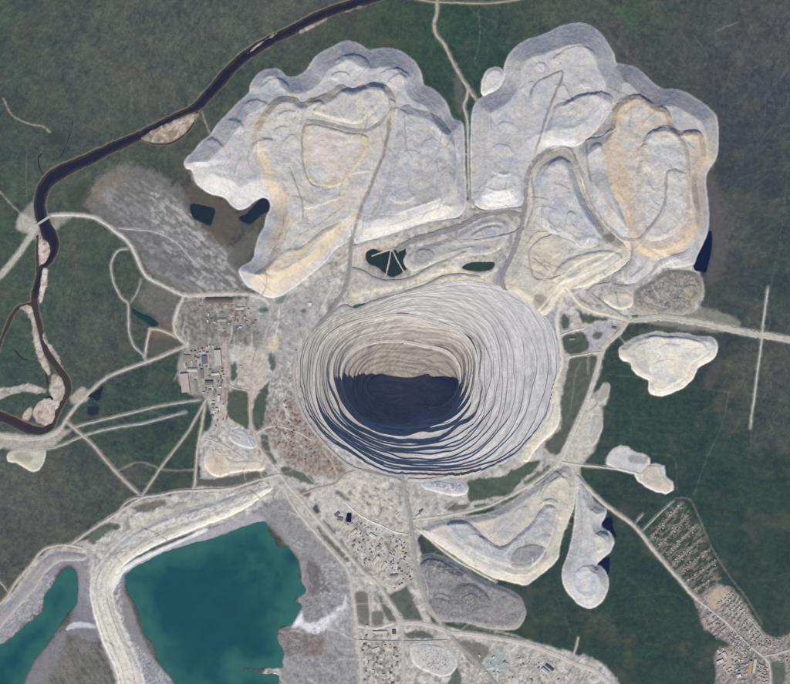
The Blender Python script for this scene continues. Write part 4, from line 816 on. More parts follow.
         t=[('tier', 'tan half of the gravel yard', [(640, 474), (648, 465), (660, 466), (663, 477), (671, 485), (668, 491), (656, 489), (645, 483)], 3, 24, (190, 176, 160))]),
    dict(n='spoil_heap', c='spoil heap', l='cream gravel pad by the river bend at the far left', H=5, a=24, col=(188, 182, 160),
         P=[(7.5, 461), (9, 452), (20, 449), (32, 450), (44, 449), (46, 455), (43, 464), (38, 471), (30, 471), (18, 464)], t=[]),
    dict(n='spoil_heap', c='spoil heap', l='small grey tongue of gravel on the upper east roadside', H=5, a=24, col=(158, 154, 146),
         P=[(601, 388), (604, 383), (609, 384), (610, 390), (607, 399), (600, 404), (597, 400)], t=[]),
    dict(n='spoil_heap', c='spoil heap', l='grey gravel tongue on the lower east roadside', H=5, a=24, col=(170, 166, 158),
         P=[(590, 424), (594, 416), (600, 416), (603, 424), (600, 436), (593, 447), (588, 440)], t=[]),
    dict(n='spoil_heap', c='spoil heap', l='cream crescent embankment on the southeast pit rim', H=8, a=22, col=(208, 200, 178),
         P=[(523, 460), (532, 450), (540, 436), (547, 420), (552, 402), (556, 398), (560, 410), (559, 424), (552, 434), (542, 443), (534, 452), (528, 462)], t=[]),
    dict(n='tailings_dam', c='dam', l='broad cream rock dam between the two teal ponds', H=16, a=22, col=(204, 199, 190),
         P=[(119, 690), (116, 672), (108, 655), (101, 638), (96, 622), (92, 606), (90, 590), (92, 576), (99, 563), (110, 551), (122, 540), (136, 530), (152, 522), (170, 514), (188, 508), (206, 503), (226, 497), (248, 490), (266, 485), (272, 489), (262, 497), (246, 508), (226, 518), (204, 526), (184, 534), (164, 542), (146, 551), (132, 559), (121, 569), (114, 582), (113, 595), (117, 612), (124, 630), (132, 648), (141, 668), (144, 684), (145, 720), (140, 744), (122, 744)],
         t=[('crest_strip', 'bright cream crest of the dam', [(122, 700), (119, 676), (112, 656), (104, 638), (98, 618), (94, 602), (94, 586), (98, 574), (106, 562), (118, 551), (128, 545), (124, 556), (114, 566), (108, 580), (107, 596), (112, 614), (120, 634), (128, 652), (134, 670), (136, 700), (136, 735), (126, 735)], 5, 24, (204, 196, 180))]),
    dict(n='tailings_dam', c='dam', l='low grey dyke along the northwest side of the smaller pond', H=8, a=20, col=(150, 146, 148),
         P=[(-30, 645), (-10, 624), (6, 606), (20, 590), (30, 574), (42, 560), (54, 553), (70, 552), (86, 555), (84, 561), (70, 561), (58, 563), (46, 573), (36, 588), (22, 604), (6, 622), (-10, 640), (-28, 658)], t=[]),
]
EDGE = {'tan tier with dark scalloped northern crest': (200, 172, 142), 'beige upper tier of the western heap': (200, 182, 156),
        'triangular beige plateau of the western heap': (200, 182, 154), 'cream southern shelf of the western heap': (206, 186, 156),
        'pale grey upper tier on the tan heap': (194, 178, 162), 'stepped cream bench under the middle heap': (204, 194, 172)}
COVER = np.zeros((NY, NX), bool)
rk = np.random.default_rng(21)
HGT[:] = GB
MASK_HEAP = np.zeros((NY, NX), bool)
HLAY = []


HV = {80: [(270, 80, 20, 30), (190, 165, 12, 55), (465, 160, 22, 16), (462, 200, 18, 34), (240, 105, 16, 58), (300, 72, 12, 48)],
      78: [(577, 30, 24, 96), (470, 150, 14, 34), (470, 190, 14, 40), (604, 120, 20, 60)],
      74: [(716, 150, 26, 40), (710, 220, 26, 48), (690, 262, 22, 22), (625, 270, 22, 24), (590, 170, 18, 30)]}


def heap_layer(P, H, a, col, base, sl, seed, ang=0):
    Q = np.asarray(P, float) if ang else crom(P, 4)
    x, y = GX[sl], GY[sl]
    d = csdf(sl, Q)
    d = d + (0.22 if H > 60 else 0.4) * fbm(x / 5.5, y / 5.5, seed, 3) + 0.12 * N2[sl]
    t = math.tan(math.radians(a)) * S
    L = t * d
    k = 1.3
    Hm = np.full(x.shape, float(H), np.float32)
    for hx, hy, hr, hh in HV.get(H, ()):
        Hm += (hh - H) * np.exp(-((x - hx) ** 2 + (y - hy) ** 2) / hr ** 2)
    hs = Hm - np.logaddexp(0, (Hm - L) / k) * k              # soft minimum of the slope and the platform
    rel = hs / np.maximum(Hm, 1)
    ins = d - Hm / t
    top = smooth(0.4, 4.5, ins); sd = smooth(0.02, 0.15, rel) * smooth(0.5, -1.5, ins)
    pil = vnoise(x / 1.25, y / 1.25, seed + 3) + vnoise(x / 2.3, y / 2.3, seed + 4)
    broad = fbm(x / 11, y / 11, seed + 5, 3)
    f = min(1.0, H / 18.0 + 0.25)
    rip = vnoise(d * 0.9 + 2.0 * broad, x * 0 + seed, seed + 6) + 0.5 * vnoise(x / 1.6, y / 1.6, seed + 7)
    gul = vnoise(x / 2.2, y / 2.2, seed + 8)
    rough_zone = smooth(-0.15, 0.35, fbm(x / 9, y / 9, seed + 9, 3))
    wx = x + 3 * vnoise(x / 7, y / 7, seed + 12); wy = y + 3 * vnoise(x / 7, y / 7, seed + 13)
    lob = -1.7 * worley(wx / 17, wy / 13, seed + 14) + 0.9 * broad
    dump = 0.75 * terrace(lob * 2.4, 0.16) + 0.4 * lob
    small = 0.3 * terrace(-2.2 * worley(wx / 6.5, wy / 5.5, seed + 15), 0.22)
    hs = hs + f * (top * (0.25 * pil * (0.25 + rough_zone) + dump + small * rough_zone) + sd * (0.55 * rip + 0.25 * gul))
    return d, base + hs


def dull(c, k=0.2):
    m = sum(c) / 3.0
    return tuple(v * (1 - k) + m * k for v in c)


# dump edges: lines whose right hand side (as drawn) stands higher: points, step in metres, how far the step dies away
SCARP = [
    ([(306, 104), (310, 101.5), (316, 100.5), (322, 102), (325, 106)], 9, 10), ([(366, 85), (374, 83), (382, 83.5), (389, 87)], 10, 12),
    ([(330, 78), (333, 74), (340, 71.5), (347, 73), (351, 79)], 9, 12), ([(386, 86), (389, 80), (394, 75.5), (400, 73.5), (406, 77), (409, 83)], 10, 14),
    ([(333, 64), (340, 57), (350, 54), (360, 56), (368, 62), (371, 70)], 8, 14), ([(379, 74), (386, 70), (396, 68), (406, 72), (413, 80)], 7, 12),
    ([(370, 120), (374, 112), (379, 105), (383, 97), (383, 90)], 6, 8), ([(386, 116), (392, 109), (398, 108), (406, 112), (412, 118)], 6, 10),
    ([(253, 152), (254, 144), (260, 139.5), (268, 138.5), (275, 141)], 9, 10), ([(272, 137), (276, 129), (283, 126), (290, 128)], 5, 8),
    ([(276, 118), (282, 112), (290, 110), (298, 113)], 5, 8), ([(284, 150), (283, 142), (289, 136), (298, 134)], 5, 8),
    ([(372, 170), (364, 172), (356, 173), (348, 176), (351, 182)], 7, 9), ([(346, 196), (334, 200), (322, 204), (310, 208), (300, 208)], 5, 10),
    ([(418, 194), (410, 200), (402, 202.5), (394, 201), (388, 196)], 6, 12), ([(446, 196), (436, 205), (424, 210), (412, 212)], 6, 10),
    ([(226, 120), (234, 119.5), (241, 123), (246, 131)], 13, 12), ([(206, 140), (212, 138), (219, 142), (225, 150)], 12, 12),
    ([(242, 104), (252, 100), (262, 101), (270, 106)], 8, 12), ([(258, 90), (266, 82), (276, 78), (286, 82), (290, 90)], 8, 12),
    ([(420, 150), (424, 142), (432, 138), (440, 142)], 4, 9), ([(398, 160), (404, 152), (414, 150), (422, 156)], 4, 9), ([(436, 160), (438, 172), (434, 184)], 5, 9),
    ([(534, 68), (538, 63), (544, 63), (548, 69)], 7, 10), ([(548, 62), (557, 55), (568, 48.5), (580, 46), (591, 49), (598, 57)], 7, 18),
    ([(564, 82), (567, 90), (571, 97), (574, 103)], 6, 8), ([(560, 110), (564, 104), (571, 100), (577, 96), (584, 94.5), (592, 92.5), (601, 92), (609, 95.5), (614, 101)], 12, 16),
    ([(557, 97), (564, 99), (572, 103)], 4, 6), ([(592, 88), (585, 87.5), (579, 83)], 6, 8), ([(520, 90), (526, 84), (534, 80)], 4, 9), ([(496, 128), (502, 122), (510, 122), (516, 128)], 4, 9),
    ([(490, 150), (498, 144), (508, 146), (514, 154)], 4, 10), ([(520, 168), (512, 174), (500, 175), (490, 170)], 6, 10), ([(518, 186), (508, 191), (496, 192), (486, 188)], 6, 8),
    ([(592, 96), (598, 92.5), (605, 93), (612, 97.5), (616, 104)], 9, 12), ([(610, 120), (611.5, 112), (616, 104), (621, 99.5), (628, 96), (636, 93.8), (643, 97), (650, 102), (657, 105)], 9, 16),
    ([(657, 106), (664, 107), (669, 112), (672, 120)], 8, 10), ([(643, 146), (645, 138), (648, 133), (653, 130.5), (657, 129.5), (661, 126.5), (668, 126), (675, 129), (681, 134.5)], 11, 14),
    ([(681, 136), (685, 131.5), (691, 130.5), (698, 131), (703, 136)], 11, 12), ([(637, 160), (638, 151), (643, 145), (650, 143)], 6, 9), ([(618, 128), (609, 133), (600, 135.5), (592, 136)], 5, 8),
    ([(650, 190), (652, 200), (660, 206)], 4, 8), ([(646, 172), (650, 184), (656, 192)], 4, 8), ([(690, 240), (676, 248), (660, 251), (648, 248)], 8, 12), ([(646, 214), (652, 208), (660, 212)], 4, 8),
    ([(545, 172), (550, 163), (557, 158.5), (565, 158.5), (571, 163), (575, 170)], 9, 12), ([(566, 234), (565.5, 222), (567, 214), (572, 211.5), (577, 217)], 7, 10), ([(602, 238), (596, 245), (586, 247.5), (574, 246.5)], 7, 10),
    ([(608, 253), (592, 258), (576, 265), (564, 275), (550, 280), (536, 278)], 8, 9), ([(628, 246), (614, 253), (600, 262), (586, 270), (574, 278)], 9, 9), ([(618, 270), (602, 279), (588, 287)], 8, 8),
    ([(562, 252), (552, 258), (544, 264), (538, 272)], 5, 7), ([(526, 246), (532, 236), (541, 231), (550, 232)], 5, 9), ([(552, 262), (548, 272), (540, 284), (530, 292)], 5, 8), ([(534, 208), (546, 206), (558, 210)], 4, 9),
    ([(538, 486), (544, 476), (553, 471), (561, 474), (566, 482)], 6, 9), ([(538, 506), (545, 500), (553, 499), (560, 504)], 6, 9), ([(512, 514), (520, 508), (530, 506)], 4, 8), ([(556, 520), (554, 534), (546, 548)], 5, 8),
    ([(468, 536), (476, 534), (484, 540), (482, 548)], 4, 7), ([(556, 552), (544, 566), (530, 574), (514, 575), (498, 569)], 6, 8), ([(540, 554), (528, 562), (514, 563), (504, 558)], 5, 7), ([(462, 548), (478, 558), (494, 565)], -5, 7),
    ([(450, 600), (454, 590), (464, 584), (476, 585), (486, 594), (490, 604)], 5, 9), ([(462, 604), (466, 596), (474, 594), (480, 600)], 5, 6), ([(432, 578), (442, 572), (456, 574), (468, 582)], 4, 8), ([(430, 600), (438, 594), (448, 596), (454, 604)], 4, 7),
    ([(498, 600), (506, 596), (514, 602), (516, 612)], 4, 7), ([(632, 352), (640, 344), (650, 342)], 4, 8), ([(656, 350), (668, 344), (682, 346)], 3, 9), ([(690, 372), (680, 380), (668, 386)], 4, 8), ([(650, 366), (662, 360), (678, 360)], 3, 8),
    ([(574, 574), (582, 567), (592, 566), (600, 572)], 6, 12), ([(592, 540), (598, 533), (605, 532), (611, 538)], 5, 9), ([(590, 512), (596, 507), (603, 509)], 4, 7),
    ([(420, 256), (428, 250), (438, 247)], 4, 7), ([(468, 238), (480, 230), (494, 226), (504, 229)], 4, 8), ([(448, 252), (462, 248), (478, 246)], 4, 7),
    ([(642, 300), (652, 290), (664, 288)], 5, 8), ([(664, 306), (674, 298), (686, 298)], 5, 8), ([(682, 290), (690, 284), (698, 288)], 5, 8),
]


def scarps(sl, x, y, seed):
    add = np.zeros(x.shape, np.float32)
    x0, x1, y0, y1 = x.min(), x.max(), y.min(), y.max()
    for si, (L, h, D) in enumerate(SCARP):
        c = np.array(L).mean(0)
        if not (x0 < c[0] < x1 and y0 < c[1] < y1): continue
        Q = crom(L, 4, False)
        i0 = max(0, int((Q[:, 0].min() - 2.2 * D - x0) / ST)); i1 = int((Q[:, 0].max() + 2.2 * D - x0) / ST) + 2
        j0 = max(0, int((Q[:, 1].min() - 2.2 * D - y0) / ST)); j1 = int((Q[:, 1].max() + 2.2 * D - y0) / ST) + 2
        px = x[j0:j1, i0:i1] + 0.5 * N1[sl][j0:j1, i0:i1]; py = y[j0:j1, i0:i1] + 0.6 * N2[sl][j0:j1, i0:i1]
        best = np.full(px.shape, 1e9, np.float32); side = np.zeros(px.shape, np.float32); along = np.zeros(px.shape, np.float32)
        n = len(Q) - 1
        for k in range(n):
            ax_, ay_ = Q[k]; dx, dy = Q[k + 1] - Q[k]
            LL = dx * dx + dy * dy + 1e-9
            tr = ((px - ax_) * dx + (py - ay_) * dy) / LL; t = np.clip(tr, 0, 1)
            ex = px - ax_ - t * dx; ey = py - ay_ - t * dy
            d2 = ex * ex + ey * ey
            m = d2 < best
            best[m] = d2[m]; side[m] = (dx * (py - ay_) - dy * (px - ax_))[m]; along[m] = (k + t)[m] / n
        d = np.sqrt(best) * np.sign(side)
        wd_ = 0.45 + 0.11 * abs(h)
        f = smooth(-wd_, wd_, d) * np.exp(-(np.maximum(d, 0) / D) ** 2) * smooth(0, 0.16, along) * smooth(1, 0.84, along)
        add[j0:j1, i0:i1] += (h * 1.1 if abs(h) < 8 else 8 + (h - 8) * 0.5) * f
    return add


def heap_paint(sl, d, col, H, a, seed, toe=True, edge=None):
    m = smooth(-0.7, 0.6, d)
    x, y = GX[sl], GY[sl]
    v = fbm(x / 8, y / 8, seed + 20, 4); u = fbm(x / 2.2, y / 2.2, seed + 24, 3)
    lc = lin(dull(col, .4)).astype(np.float32) * 1.08
    warm = np.array([1.04, 1.0, 0.94], np.float32); q = smooth(0.0, 0.7, v)[..., None]
    cool = np.array([0.95, 0.985, 1.05], np.float32); q2 = smooth(-0.05, -0.8, v)[..., None]
    c = lc * (1 + 0.08 * v + 0.08 * u)[..., None] * (q * warm + (1 - q)) * (q2 * cool + 1 - q2)
    ln = fbm(x / 6 + 2 * v, y / 6, seed + 31, 3)                       # tracks and scars of fresh fill
    c = c * (1 - 0.10 * smooth(0.07, 0.0, np.abs(ln)) + 0.10 * smooth(0.10, 0.0, np.abs(ln - 0.33)))[..., None]
    if edge is not None:
        wd = 5.5 + 6 * fbm(x / 12, y / 12, seed + 33, 3)
        e = (0.85 * smooth(wd + 2, wd - 2, d) + 0.35 * smooth(0.15, 0.5, fbm(x / 9, y / 9, seed + 35, 3)))
        e = np.clip(e, 0, 0.9)[..., None]
        c = c * (1 - e) + lin(dull(edge, .35)).astype(np.float32) * (1 + 0.08 * v + 0.08 * u)[..., None] * e
    if toe:
        e = smooth(-0.6, 0.4, d) * smooth(2.3, 0.9, d)
        c = c * (1 + 0.26 * e[..., None])
    ALB[sl] = ALB[sl] * (1 - m[..., None]) + c * m[..., None]
    VEG[sl] *= 1 - m


for hi, hp in enumerate(HEAPS):
    Q = crom(hp['P'], 4)
    sl = crop(Q, 4)
    base = np.full(GX[sl].shape, 1.0, np.float32)
    d, h = heap_layer(hp['P'], hp['H'], hp['a'], hp['col'], base, sl, 100 + 40 * hi, hp.get('ang', 0))
    if not hp['t']: h = h + scarps(sl, GX[sl], GY[sl], hi) * smooth(0.5, 4, d)
    SCA = np.zeros((NY, NX), np.float32)
    if hp['t']:
        SCA[sl] = scarps(sl, GX[sl], GY[sl], hi) * smooth(0.5, 4, d); h = h + SCA[sl]
    heap_paint(sl, d, hp['col'], hp['H'], hp['a'], 100 + 40 * hi)
    lays = [dict(sl=sl, h=h, d=d, cov=np.zeros(d.shape, bool), name=None, label=None)]
    HGT[sl] = np.where(d > -1.0, np.maximum(HGT[sl], h), HGT[sl])
    MASK_HEAP[sl] |= d > 0
    COVER[sl] |= d > 3.0
    for ti, (tn, tl, TP, tH, ta, tc) in enumerate(hp['t']):
        s2 = crop(crom(TP, 4), 4)
        sd_ = 100 + 40 * hi + 7 * ti + 11
        d2, h2 = heap_layer(TP, tH, ta, tc, HGT[s2].copy(), s2, sd_, hp.get('ang', 0))
        inside = np.zeros((NY, NX), bool)
        heap_paint(s2, d2, tc, tH, ta, sd_, False, EDGE.get(tl))
        for lay in lays:                           # what lies deep under this tier is not meshed
            full = np.zeros((NY, NX), bool); full[s2] = d2 > 1.4
            lay['cov'] |= full[lay['sl']]
        HGT[s2] = np.where(d2 > -1.0, np.maximum(HGT[s2], h2), HGT[s2])
        lays.append(dict(sl=s2, h=h2, d=d2, cov=np.zeros(d2.shape, bool), name=tn, label=tl))
    HLAY.append(lays)

# ------------------------------------------------------------------ patches of other rock and other tones on the heaps
SH = [
    ([(252, 128), (258, 116), (266, 108), (276, 101), (272, 112), (264, 124), (262, 140), (268, 160), (280, 178), (286, 200), (286, 230), (278, 250), (268, 244), (276, 220), (270, 196), (262, 180), (256, 156)], (204, 182, 152), 2.5, .75, 1.2),
    ([(262, 268), (280, 256), (300, 250), (318, 238), (336, 228), (340, 236), (322, 258), (300, 276), (280, 292), (262, 292), (250, 282)], (210, 188, 154), 4, .75, 1.5),
    ([(358, 124), (370, 136), (368, 152), (358, 168), (350, 180), (348, 200), (340, 214), (334, 210), (344, 188), (350, 168), (360, 150)], (204, 186, 152), 3, .6, 1.5),
    ([(300, 125), (308, 124), (312, 150), (306, 168), (302, 150)], (204, 184, 152), 2, .6, 1),
    ([(310, 128), (350, 134), (352, 160), (330, 178), (312, 160)], (206, 190, 182), 5, .6, 2),
    ([(192, 172), (205, 168), (225, 172), (240, 182), (256, 184), (262, 192), (250, 202), (238, 206), (226, 196), (208, 190), (196, 182)], (206, 202, 198), 4, .7, 1.2),  # paler tone over the southwestern slope
    ([(196, 162), (226, 160), (224, 164), (200, 166)], (220, 218, 218), 1.2, .8, .4),
    ([(262, 85), (278, 76), (290, 80), (284, 90), (270, 96), (256, 95)], (196, 194, 198), 2, .7, .8),
    ([(340, 66), (352, 58), (366, 62), (366, 74), (352, 80), (340, 76)], (200, 196, 192), 3, .7, 1),
    ([(330, 80), (344, 74), (350, 80), (340, 88)], (176, 184, 190), 2, .6, 1),
    ([(365, 230), (400, 222), (430, 208), (452, 196), (458, 206), (440, 218), (410, 226), (380, 238), (362, 242)], (214, 206, 196), 2.5, .75, 1),  # paler band along the south slope below the eastern plateau
    ([(414, 176), (430, 172), (440, 180), (438, 198), (424, 204), (414, 196)], (168, 160, 154), 4, .5, 2),
    ([(388, 172), (408, 168), (416, 184), (404, 198), (386, 196)], (176, 176, 184), 4, .5, 2),
    ([(482, 196), (490, 184), (508, 180), (520, 184), (520, 198), (500, 204)], (204, 202, 202), 3, .7, 1),
    ([(540, 142), (552, 138), (574, 140), (570, 146), (554, 148), (544, 148)], (206, 204, 206), 2, .8, .8),
    ([(586, 96), (600, 96), (612, 104), (610, 118), (600, 126), (590, 120)], (186, 182, 188), 4, .6, 1),
    ([(578, 84), (586, 82), (592, 86), (584, 90)], (204, 202, 200), 1.4, .7, .5),
    ([(612, 124), (612, 112), (620, 102), (634, 96), (636, 104), (626, 114), (618, 126)], (204, 172, 138), 3, .8, 1),
    ([(606, 150), (614, 138), (622, 150), (626, 170), (634, 196), (634, 214), (628, 212), (616, 190), (608, 170)], (206, 176, 142), 3, .75, 1),
    ([(640, 240), (660, 244), (680, 236), (694, 220), (698, 230), (688, 246), (668, 256), (648, 258), (636, 252)], (210, 184, 150), 3, .8, 1),
    ([(690, 166), (700, 164), (708, 152), (716, 152), (712, 166), (704, 174), (704, 200), (706, 220), (700, 228), (692, 214), (692, 190)], (196, 176, 150), 3, .7, 1),
    ([(696, 140), (706, 134), (714, 140), (712, 158), (700, 166), (694, 160)], (200, 178, 148), 3, .7, 1),
    ([(628, 236), (640, 238), (644, 250), (632, 254), (626, 244)], (196, 172, 150), 2, .6, 1),
    ([(606, 202), (613, 206), (612, 222), (606, 220)], (184, 166, 140), 1.2, .8, .4),
    ([(656, 146), (676, 142), (682, 154), (676, 168), (660, 168), (652, 158)], (176, 180, 188), 4, .5, 1.5),
    ([(655, 208), (672, 204), (682, 216), (676, 232), (660, 236), (648, 226)], (198, 186, 176), 4, .6, 1.5),
    ([(602, 236), (612, 234), (614, 240), (606, 244)], (132, 116, 112), 1.5, .8, .8),
    ([(534, 246), (548, 240), (560, 246), (560, 268), (548, 276), (534, 274)], (206, 192, 168), 4, .7, 1.5),
    ([(574, 260), (600, 252), (616, 252), (600, 262), (578, 272)], (218, 208, 184), 3, .7, 1),
    ([(508, 290), (516, 296), (530, 306), (540, 312), (548, 304), (556, 292), (560, 296), (550, 312), (540, 318), (524, 310), (510, 300)], (216, 208, 186), 1.6, .9, .6),
    ([(534, 297), (540, 294), (549, 298), (548, 306), (540, 311), (534, 308)], (134, 130, 122), 1.5, .8, .8),
    ([(630, 340), (640, 338), (646, 350), (650, 368), (644, 376), (634, 368), (624, 358), (620, 350)], (188, 182, 170), 2.5, .75, .8),
    ([(555, 480), (574, 484), (570, 512), (560, 540), (552, 560), (530, 578), (510, 580), (500, 572), (524, 572), (546, 556), (556, 530), (562, 506)], (206, 196, 176), 2.5, .75, 1),
    ([(424, 532), (436, 532), (460, 548), (480, 560), (512, 574), (500, 578), (470, 564), (446, 548)], (204, 198, 190), 2, .7, .8),
    ([(496, 506), (514, 500), (528, 508), (522, 526), (506, 536), (494, 524)], (170, 169, 172), 4, .6, 1.5),
    ([(422, 562), (428, 557), (444, 560), (458, 568), (466, 574), (456, 577), (440, 570), (428, 566)], (86, 88, 104), 1.6, .7, .8),  # darker blue grey tone along the north rim of the grey heap
    ([(440, 582), (468, 582), (484, 596), (480, 606), (462, 600), (448, 592)], (110, 108, 116), 5, .5, 2),
    ([(490, 628), (512, 628), (524, 612), (518, 600), (522, 618), (508, 630)], (178, 172, 166), 1.5, .6, .6),
    ([(414, 655), (424, 650), (442, 652), (446, 664), (436, 672), (420, 666)], (196, 194, 192), 3, .6, 1),
    ([(606, 460), (612, 452), (622, 449), (626, 456), (622, 468), (610, 468)], (192, 192, 192), 2, .7, .8),
    ([(632, 455), (646, 457), (648, 464), (638, 464), (630, 460)], (128, 126, 128), 1.4, .7, .8),
    ([(14, 454), (26, 452), (32, 458), (28, 463), (18, 460)], (142, 138, 122), 2, .7, .8),
    ([(587, 497), (604, 508), (604, 516), (598, 524), (590, 518)], (192, 186, 168), 3, .6, 1),
    ([(212, 454), (222, 453), (228, 461), (222, 471), (212, 470), (208, 462)], (206, 180, 152), 3, .7, .8),
    ([(217, 458), (222, 457), (223, 464), (218, 465)], (186, 168, 144), 1.4, .5, .4),
    ([(100, 590), (106, 580), (120, 565), (140, 552), (170, 536), (200, 524), (230, 512), (212, 518), (176, 524), (148, 534), (126, 546), (108, 560)], (176, 172, 166), 3, .6, 1.5),
    ([(130, 520), (150, 514), (180, 504), (198, 502), (196, 508), (172, 516), (150, 524), (134, 530)], (204, 198, 172), 2, .6, 1),
    ([(196, 504), (216, 498), (236, 496), (244, 500), (226, 508), (206, 514), (197, 510)], (206, 206, 186), 2.5, .75, 1),
]
for P, c, so, al, ro in SH:
    fill(P, dull(c, .33), so, al * 0.9, ro + .6)
for P, c, sc_, th, sd_, al in [
    ([(635, 300), (655, 280), (680, 272), (700, 280), (696, 300), (680, 312), (640, 310)], (108, 102, 102), 2.6, 0.1, 201, .6),
    ([(635, 300), (655, 280), (680, 272), (700, 280), (696, 300), (680, 312), (640, 310)], (176, 168, 158), 1.5, 0.3, 202, .6),
    ([(420, 560), (440, 560), (500, 590), (522, 612), (500, 628), (436, 616)], (112, 110, 115), 2.4, 0.12, 203, .55),
    ([(420, 560), (440, 560), (500, 590), (522, 612), (500, 628), (436, 616)], (156, 153, 153), 1.6, 0.25, 204, .6),
    ([(425, 484), (446, 481), (464, 485), (460, 493), (440, 491)], (214, 212, 216), 1.6, 0.1, 205, .8),
    ([(425, 484), (446, 481), (464, 485), (460, 493), (440, 491)], (128, 128, 146), 1.8, 0.2, 206, .8),
    ([(416, 650), (440, 648), (452, 660), (440, 672), (420, 664)], (118, 116, 116), 1.0, 0.3, 207, .8),
    ([(98, 590), (110, 556), (126, 545), (120, 600), (140, 690), (124, 690)], (216, 210, 200), 1.4, 0.1, 208, .7),
    ([(110, 556), (150, 528), (200, 506), (250, 494), (240, 508), (180, 530), (130, 556)], (146, 143, 140), 1.6, 0.15, 209, .7),
]:
    blotch(P, c, sc_, th, sd_, al, 0.25, (-0.4, 2.5) if sd_ == 209 else None)
def marks(n, region, seed, wmin, wmax, la, lb, tones, alpha, flow, plants=False):
    rr = np.random.default_rng(seed)
    P = np.array(region, float); done = 0
    while done < n:
        x, y = rr.uniform(P[:, 0].min(), P[:, 0].max()), rr.uniform(P[:, 1].min(), P[:, 1].max())
        if (VEG[int((y - Y0) / ST), int((x - X0) / ST)] > 0.3) != plants or not pin(P, x, y):
            done += 0.1; continue
        L = rr.uniform(la, lb); a = flow(x, y) + rr.normal(0, 0.22); cv_ = rr.normal(0, 0.03)
        pts = []
        for q in range(5):
            pts.append((x, y)); x += math.cos(a) * L / 4; y += math.sin(a) * L / 4; a += cv_ * L / 4
        if (VEG[int(np.clip((y - Y0) / ST, 0, NY - 1)), int(np.clip((x - X0) / ST, 0, NX - 1))] > 0.3) != plants: continue
        stroke(pts, rr.uniform(wmin, wmax), tones[rr.integers(len(tones))], 0.5, alpha * rr.uniform(0.5, 1), 0.15, None, 3)
        done += 1


def pin(P, x, y):
    c = False
    for i in range(len(P)):
        a_, b_ = P[i], P[(i + 1) % len(P)]
        if (a_[1] > y) != (b_[1] > y) and x < (b_[0] - a_[0]) * (y - a_[1]) / (b_[1] - a_[1]) + a_[0]: c = not c
    return c


def around_pit(x, y):
    return math.atan2((y - 378) / 0.8, x - 425) + math.pi / 2


LT = [(212, 206, 198), (206, 198, 184), (196, 190, 186), (120, 117, 114), (134, 130, 127), (104, 101, 98)]
marks(520, BARE, 5, 0.5, 1.5, 8, 36, LT, 0.8, around_pit)
marks(280, [(178, 300), (300, 300), (300, 480), (180, 490), (196, 430), (180, 390)], 8, 0.5, 1.3, 5, 20, LT, 0.7, lambda x, y: random.choice((1.45, 1.6, 0.1, 0.6)))
VT = [(110, 110, 104), (102, 102, 97), (118, 115, 108), (52, 66, 58), (48, 62, 56)]
fanf = lambda x, y: math.atan2(y - 262, x - 640)
marks(90, [(690, 90), (808, 30), (808, 330), (715, 325), (708, 280)], 31, 0.35, 0.8, 18, 60, VT[:3] + VT[3:4], 0.59, fanf, True)
marks(50, [(620, 0), (808, 0), (808, 120), (720, 110)], 32, 0.35, 0.8, 18, 55, VT, 0.49, lambda x, y: 0.9, True)
marks(60, [(712, 340), (808, 350), (808, 470), (770, 430)], 33, 0.35, 0.8, 18, 50, VT, 0.56, lambda x, y: 0.75, True)
marks(110, [(-20, -20), (330, -20), (200, 100), (60, 160), (-20, 200)], 34, 0.4, 1.0, 14, 50, VT, 0.40, lambda x, y: -0.95 + 0.4 * math.sin(x / 40), True)
marks(60, [(60, 10), (240, 10), (180, 110), (110, 120)], 35, 0.4, 0.9, 12, 34, VT[:3], 0.38, lambda x, y: 1.6 + 0.2 * math.sin(y / 20), True)
marks(60, [(400, 0), (560, 0), (500, 60), (470, 110), (430, 80)], 36, 0.4, 0.9, 10, 34, VT, 0.40, lambda x, y: 1.1, True)
marks(90, [(600, 400), (800, 380), (800, 600), (620, 650), (540, 620)], 37, 0.35, 0.8, 16, 50, VT, 0.42, lambda x, y: 0.08, True)
marks(70, [(60, 370), (200, 370), (200, 480), (120, 490), (70, 440)], 38, 0.4, 1.0, 12, 40, VT, 0.40, lambda x, y: 0.35, True)
marks(90, [(-20, 460), (140, 470), (60, 545), (-20, 610)], 39, 0.4, 0.9, 10, 36, VT[:3], 0.40, lambda x, y: 0.9, True)
marks(60, [(40, 240), (130, 250), (130, 370), (70, 370)], 40, 0.4, 0.9, 10, 34, VT, 0.40, lambda x, y: 1.5, True)
marks(220, [(300, 480), (410, 478), (420, 540), (440, 640), (600, 680), (600, 690), (360, 690), (350, 570)], 6, 0.5, 1.2, 5, 22, LT, 0.75, lambda x, y: 0.95)
for hp, sd_ in ((HEAPS[0], 11), (HEAPS[1], 12), (HEAPS[2], 13), (HEAPS[3], 14), (HEAPS[6], 15), (HEAPS[7], 16), (HEAPS[9], 17)):
    P_ = np.array(hp['P'], float); mc = P_.mean(0)
    nn_ = int((P_[:, 0].max() - P_[:, 0].min()) * (P_[:, 1].max() - P_[:, 1].min()) / 190)
    tn = [tuple(min(255, v * f_) for v in dull(hp['col'], .5)) for f_ in (1.2, 1.14, 1.1, 0.8, 0.86, 0.74)]
    marks(nn_, hp['P'], sd_, 0.4, 1.3, 5, 26, tn, 0.7, lambda x, y: math.atan2(y - mc[1], x - mc[0]) + math.pi / 2 + 0.9 * math.sin(x / 17.0 + y / 23.0))
DAM = [(268, 488), (240, 498), (208, 511), (176, 521), (150, 531), (128, 544), (110, 562), (101, 580), (101, 598), (107, 620), (116, 644), (126, 668), (132, 700)]
dq = crom(DAM, 6, False); dt = np.gradient(dq, axis=0); dt /= np.hypot(dt[:, 0], dt[:, 1])[:, None]
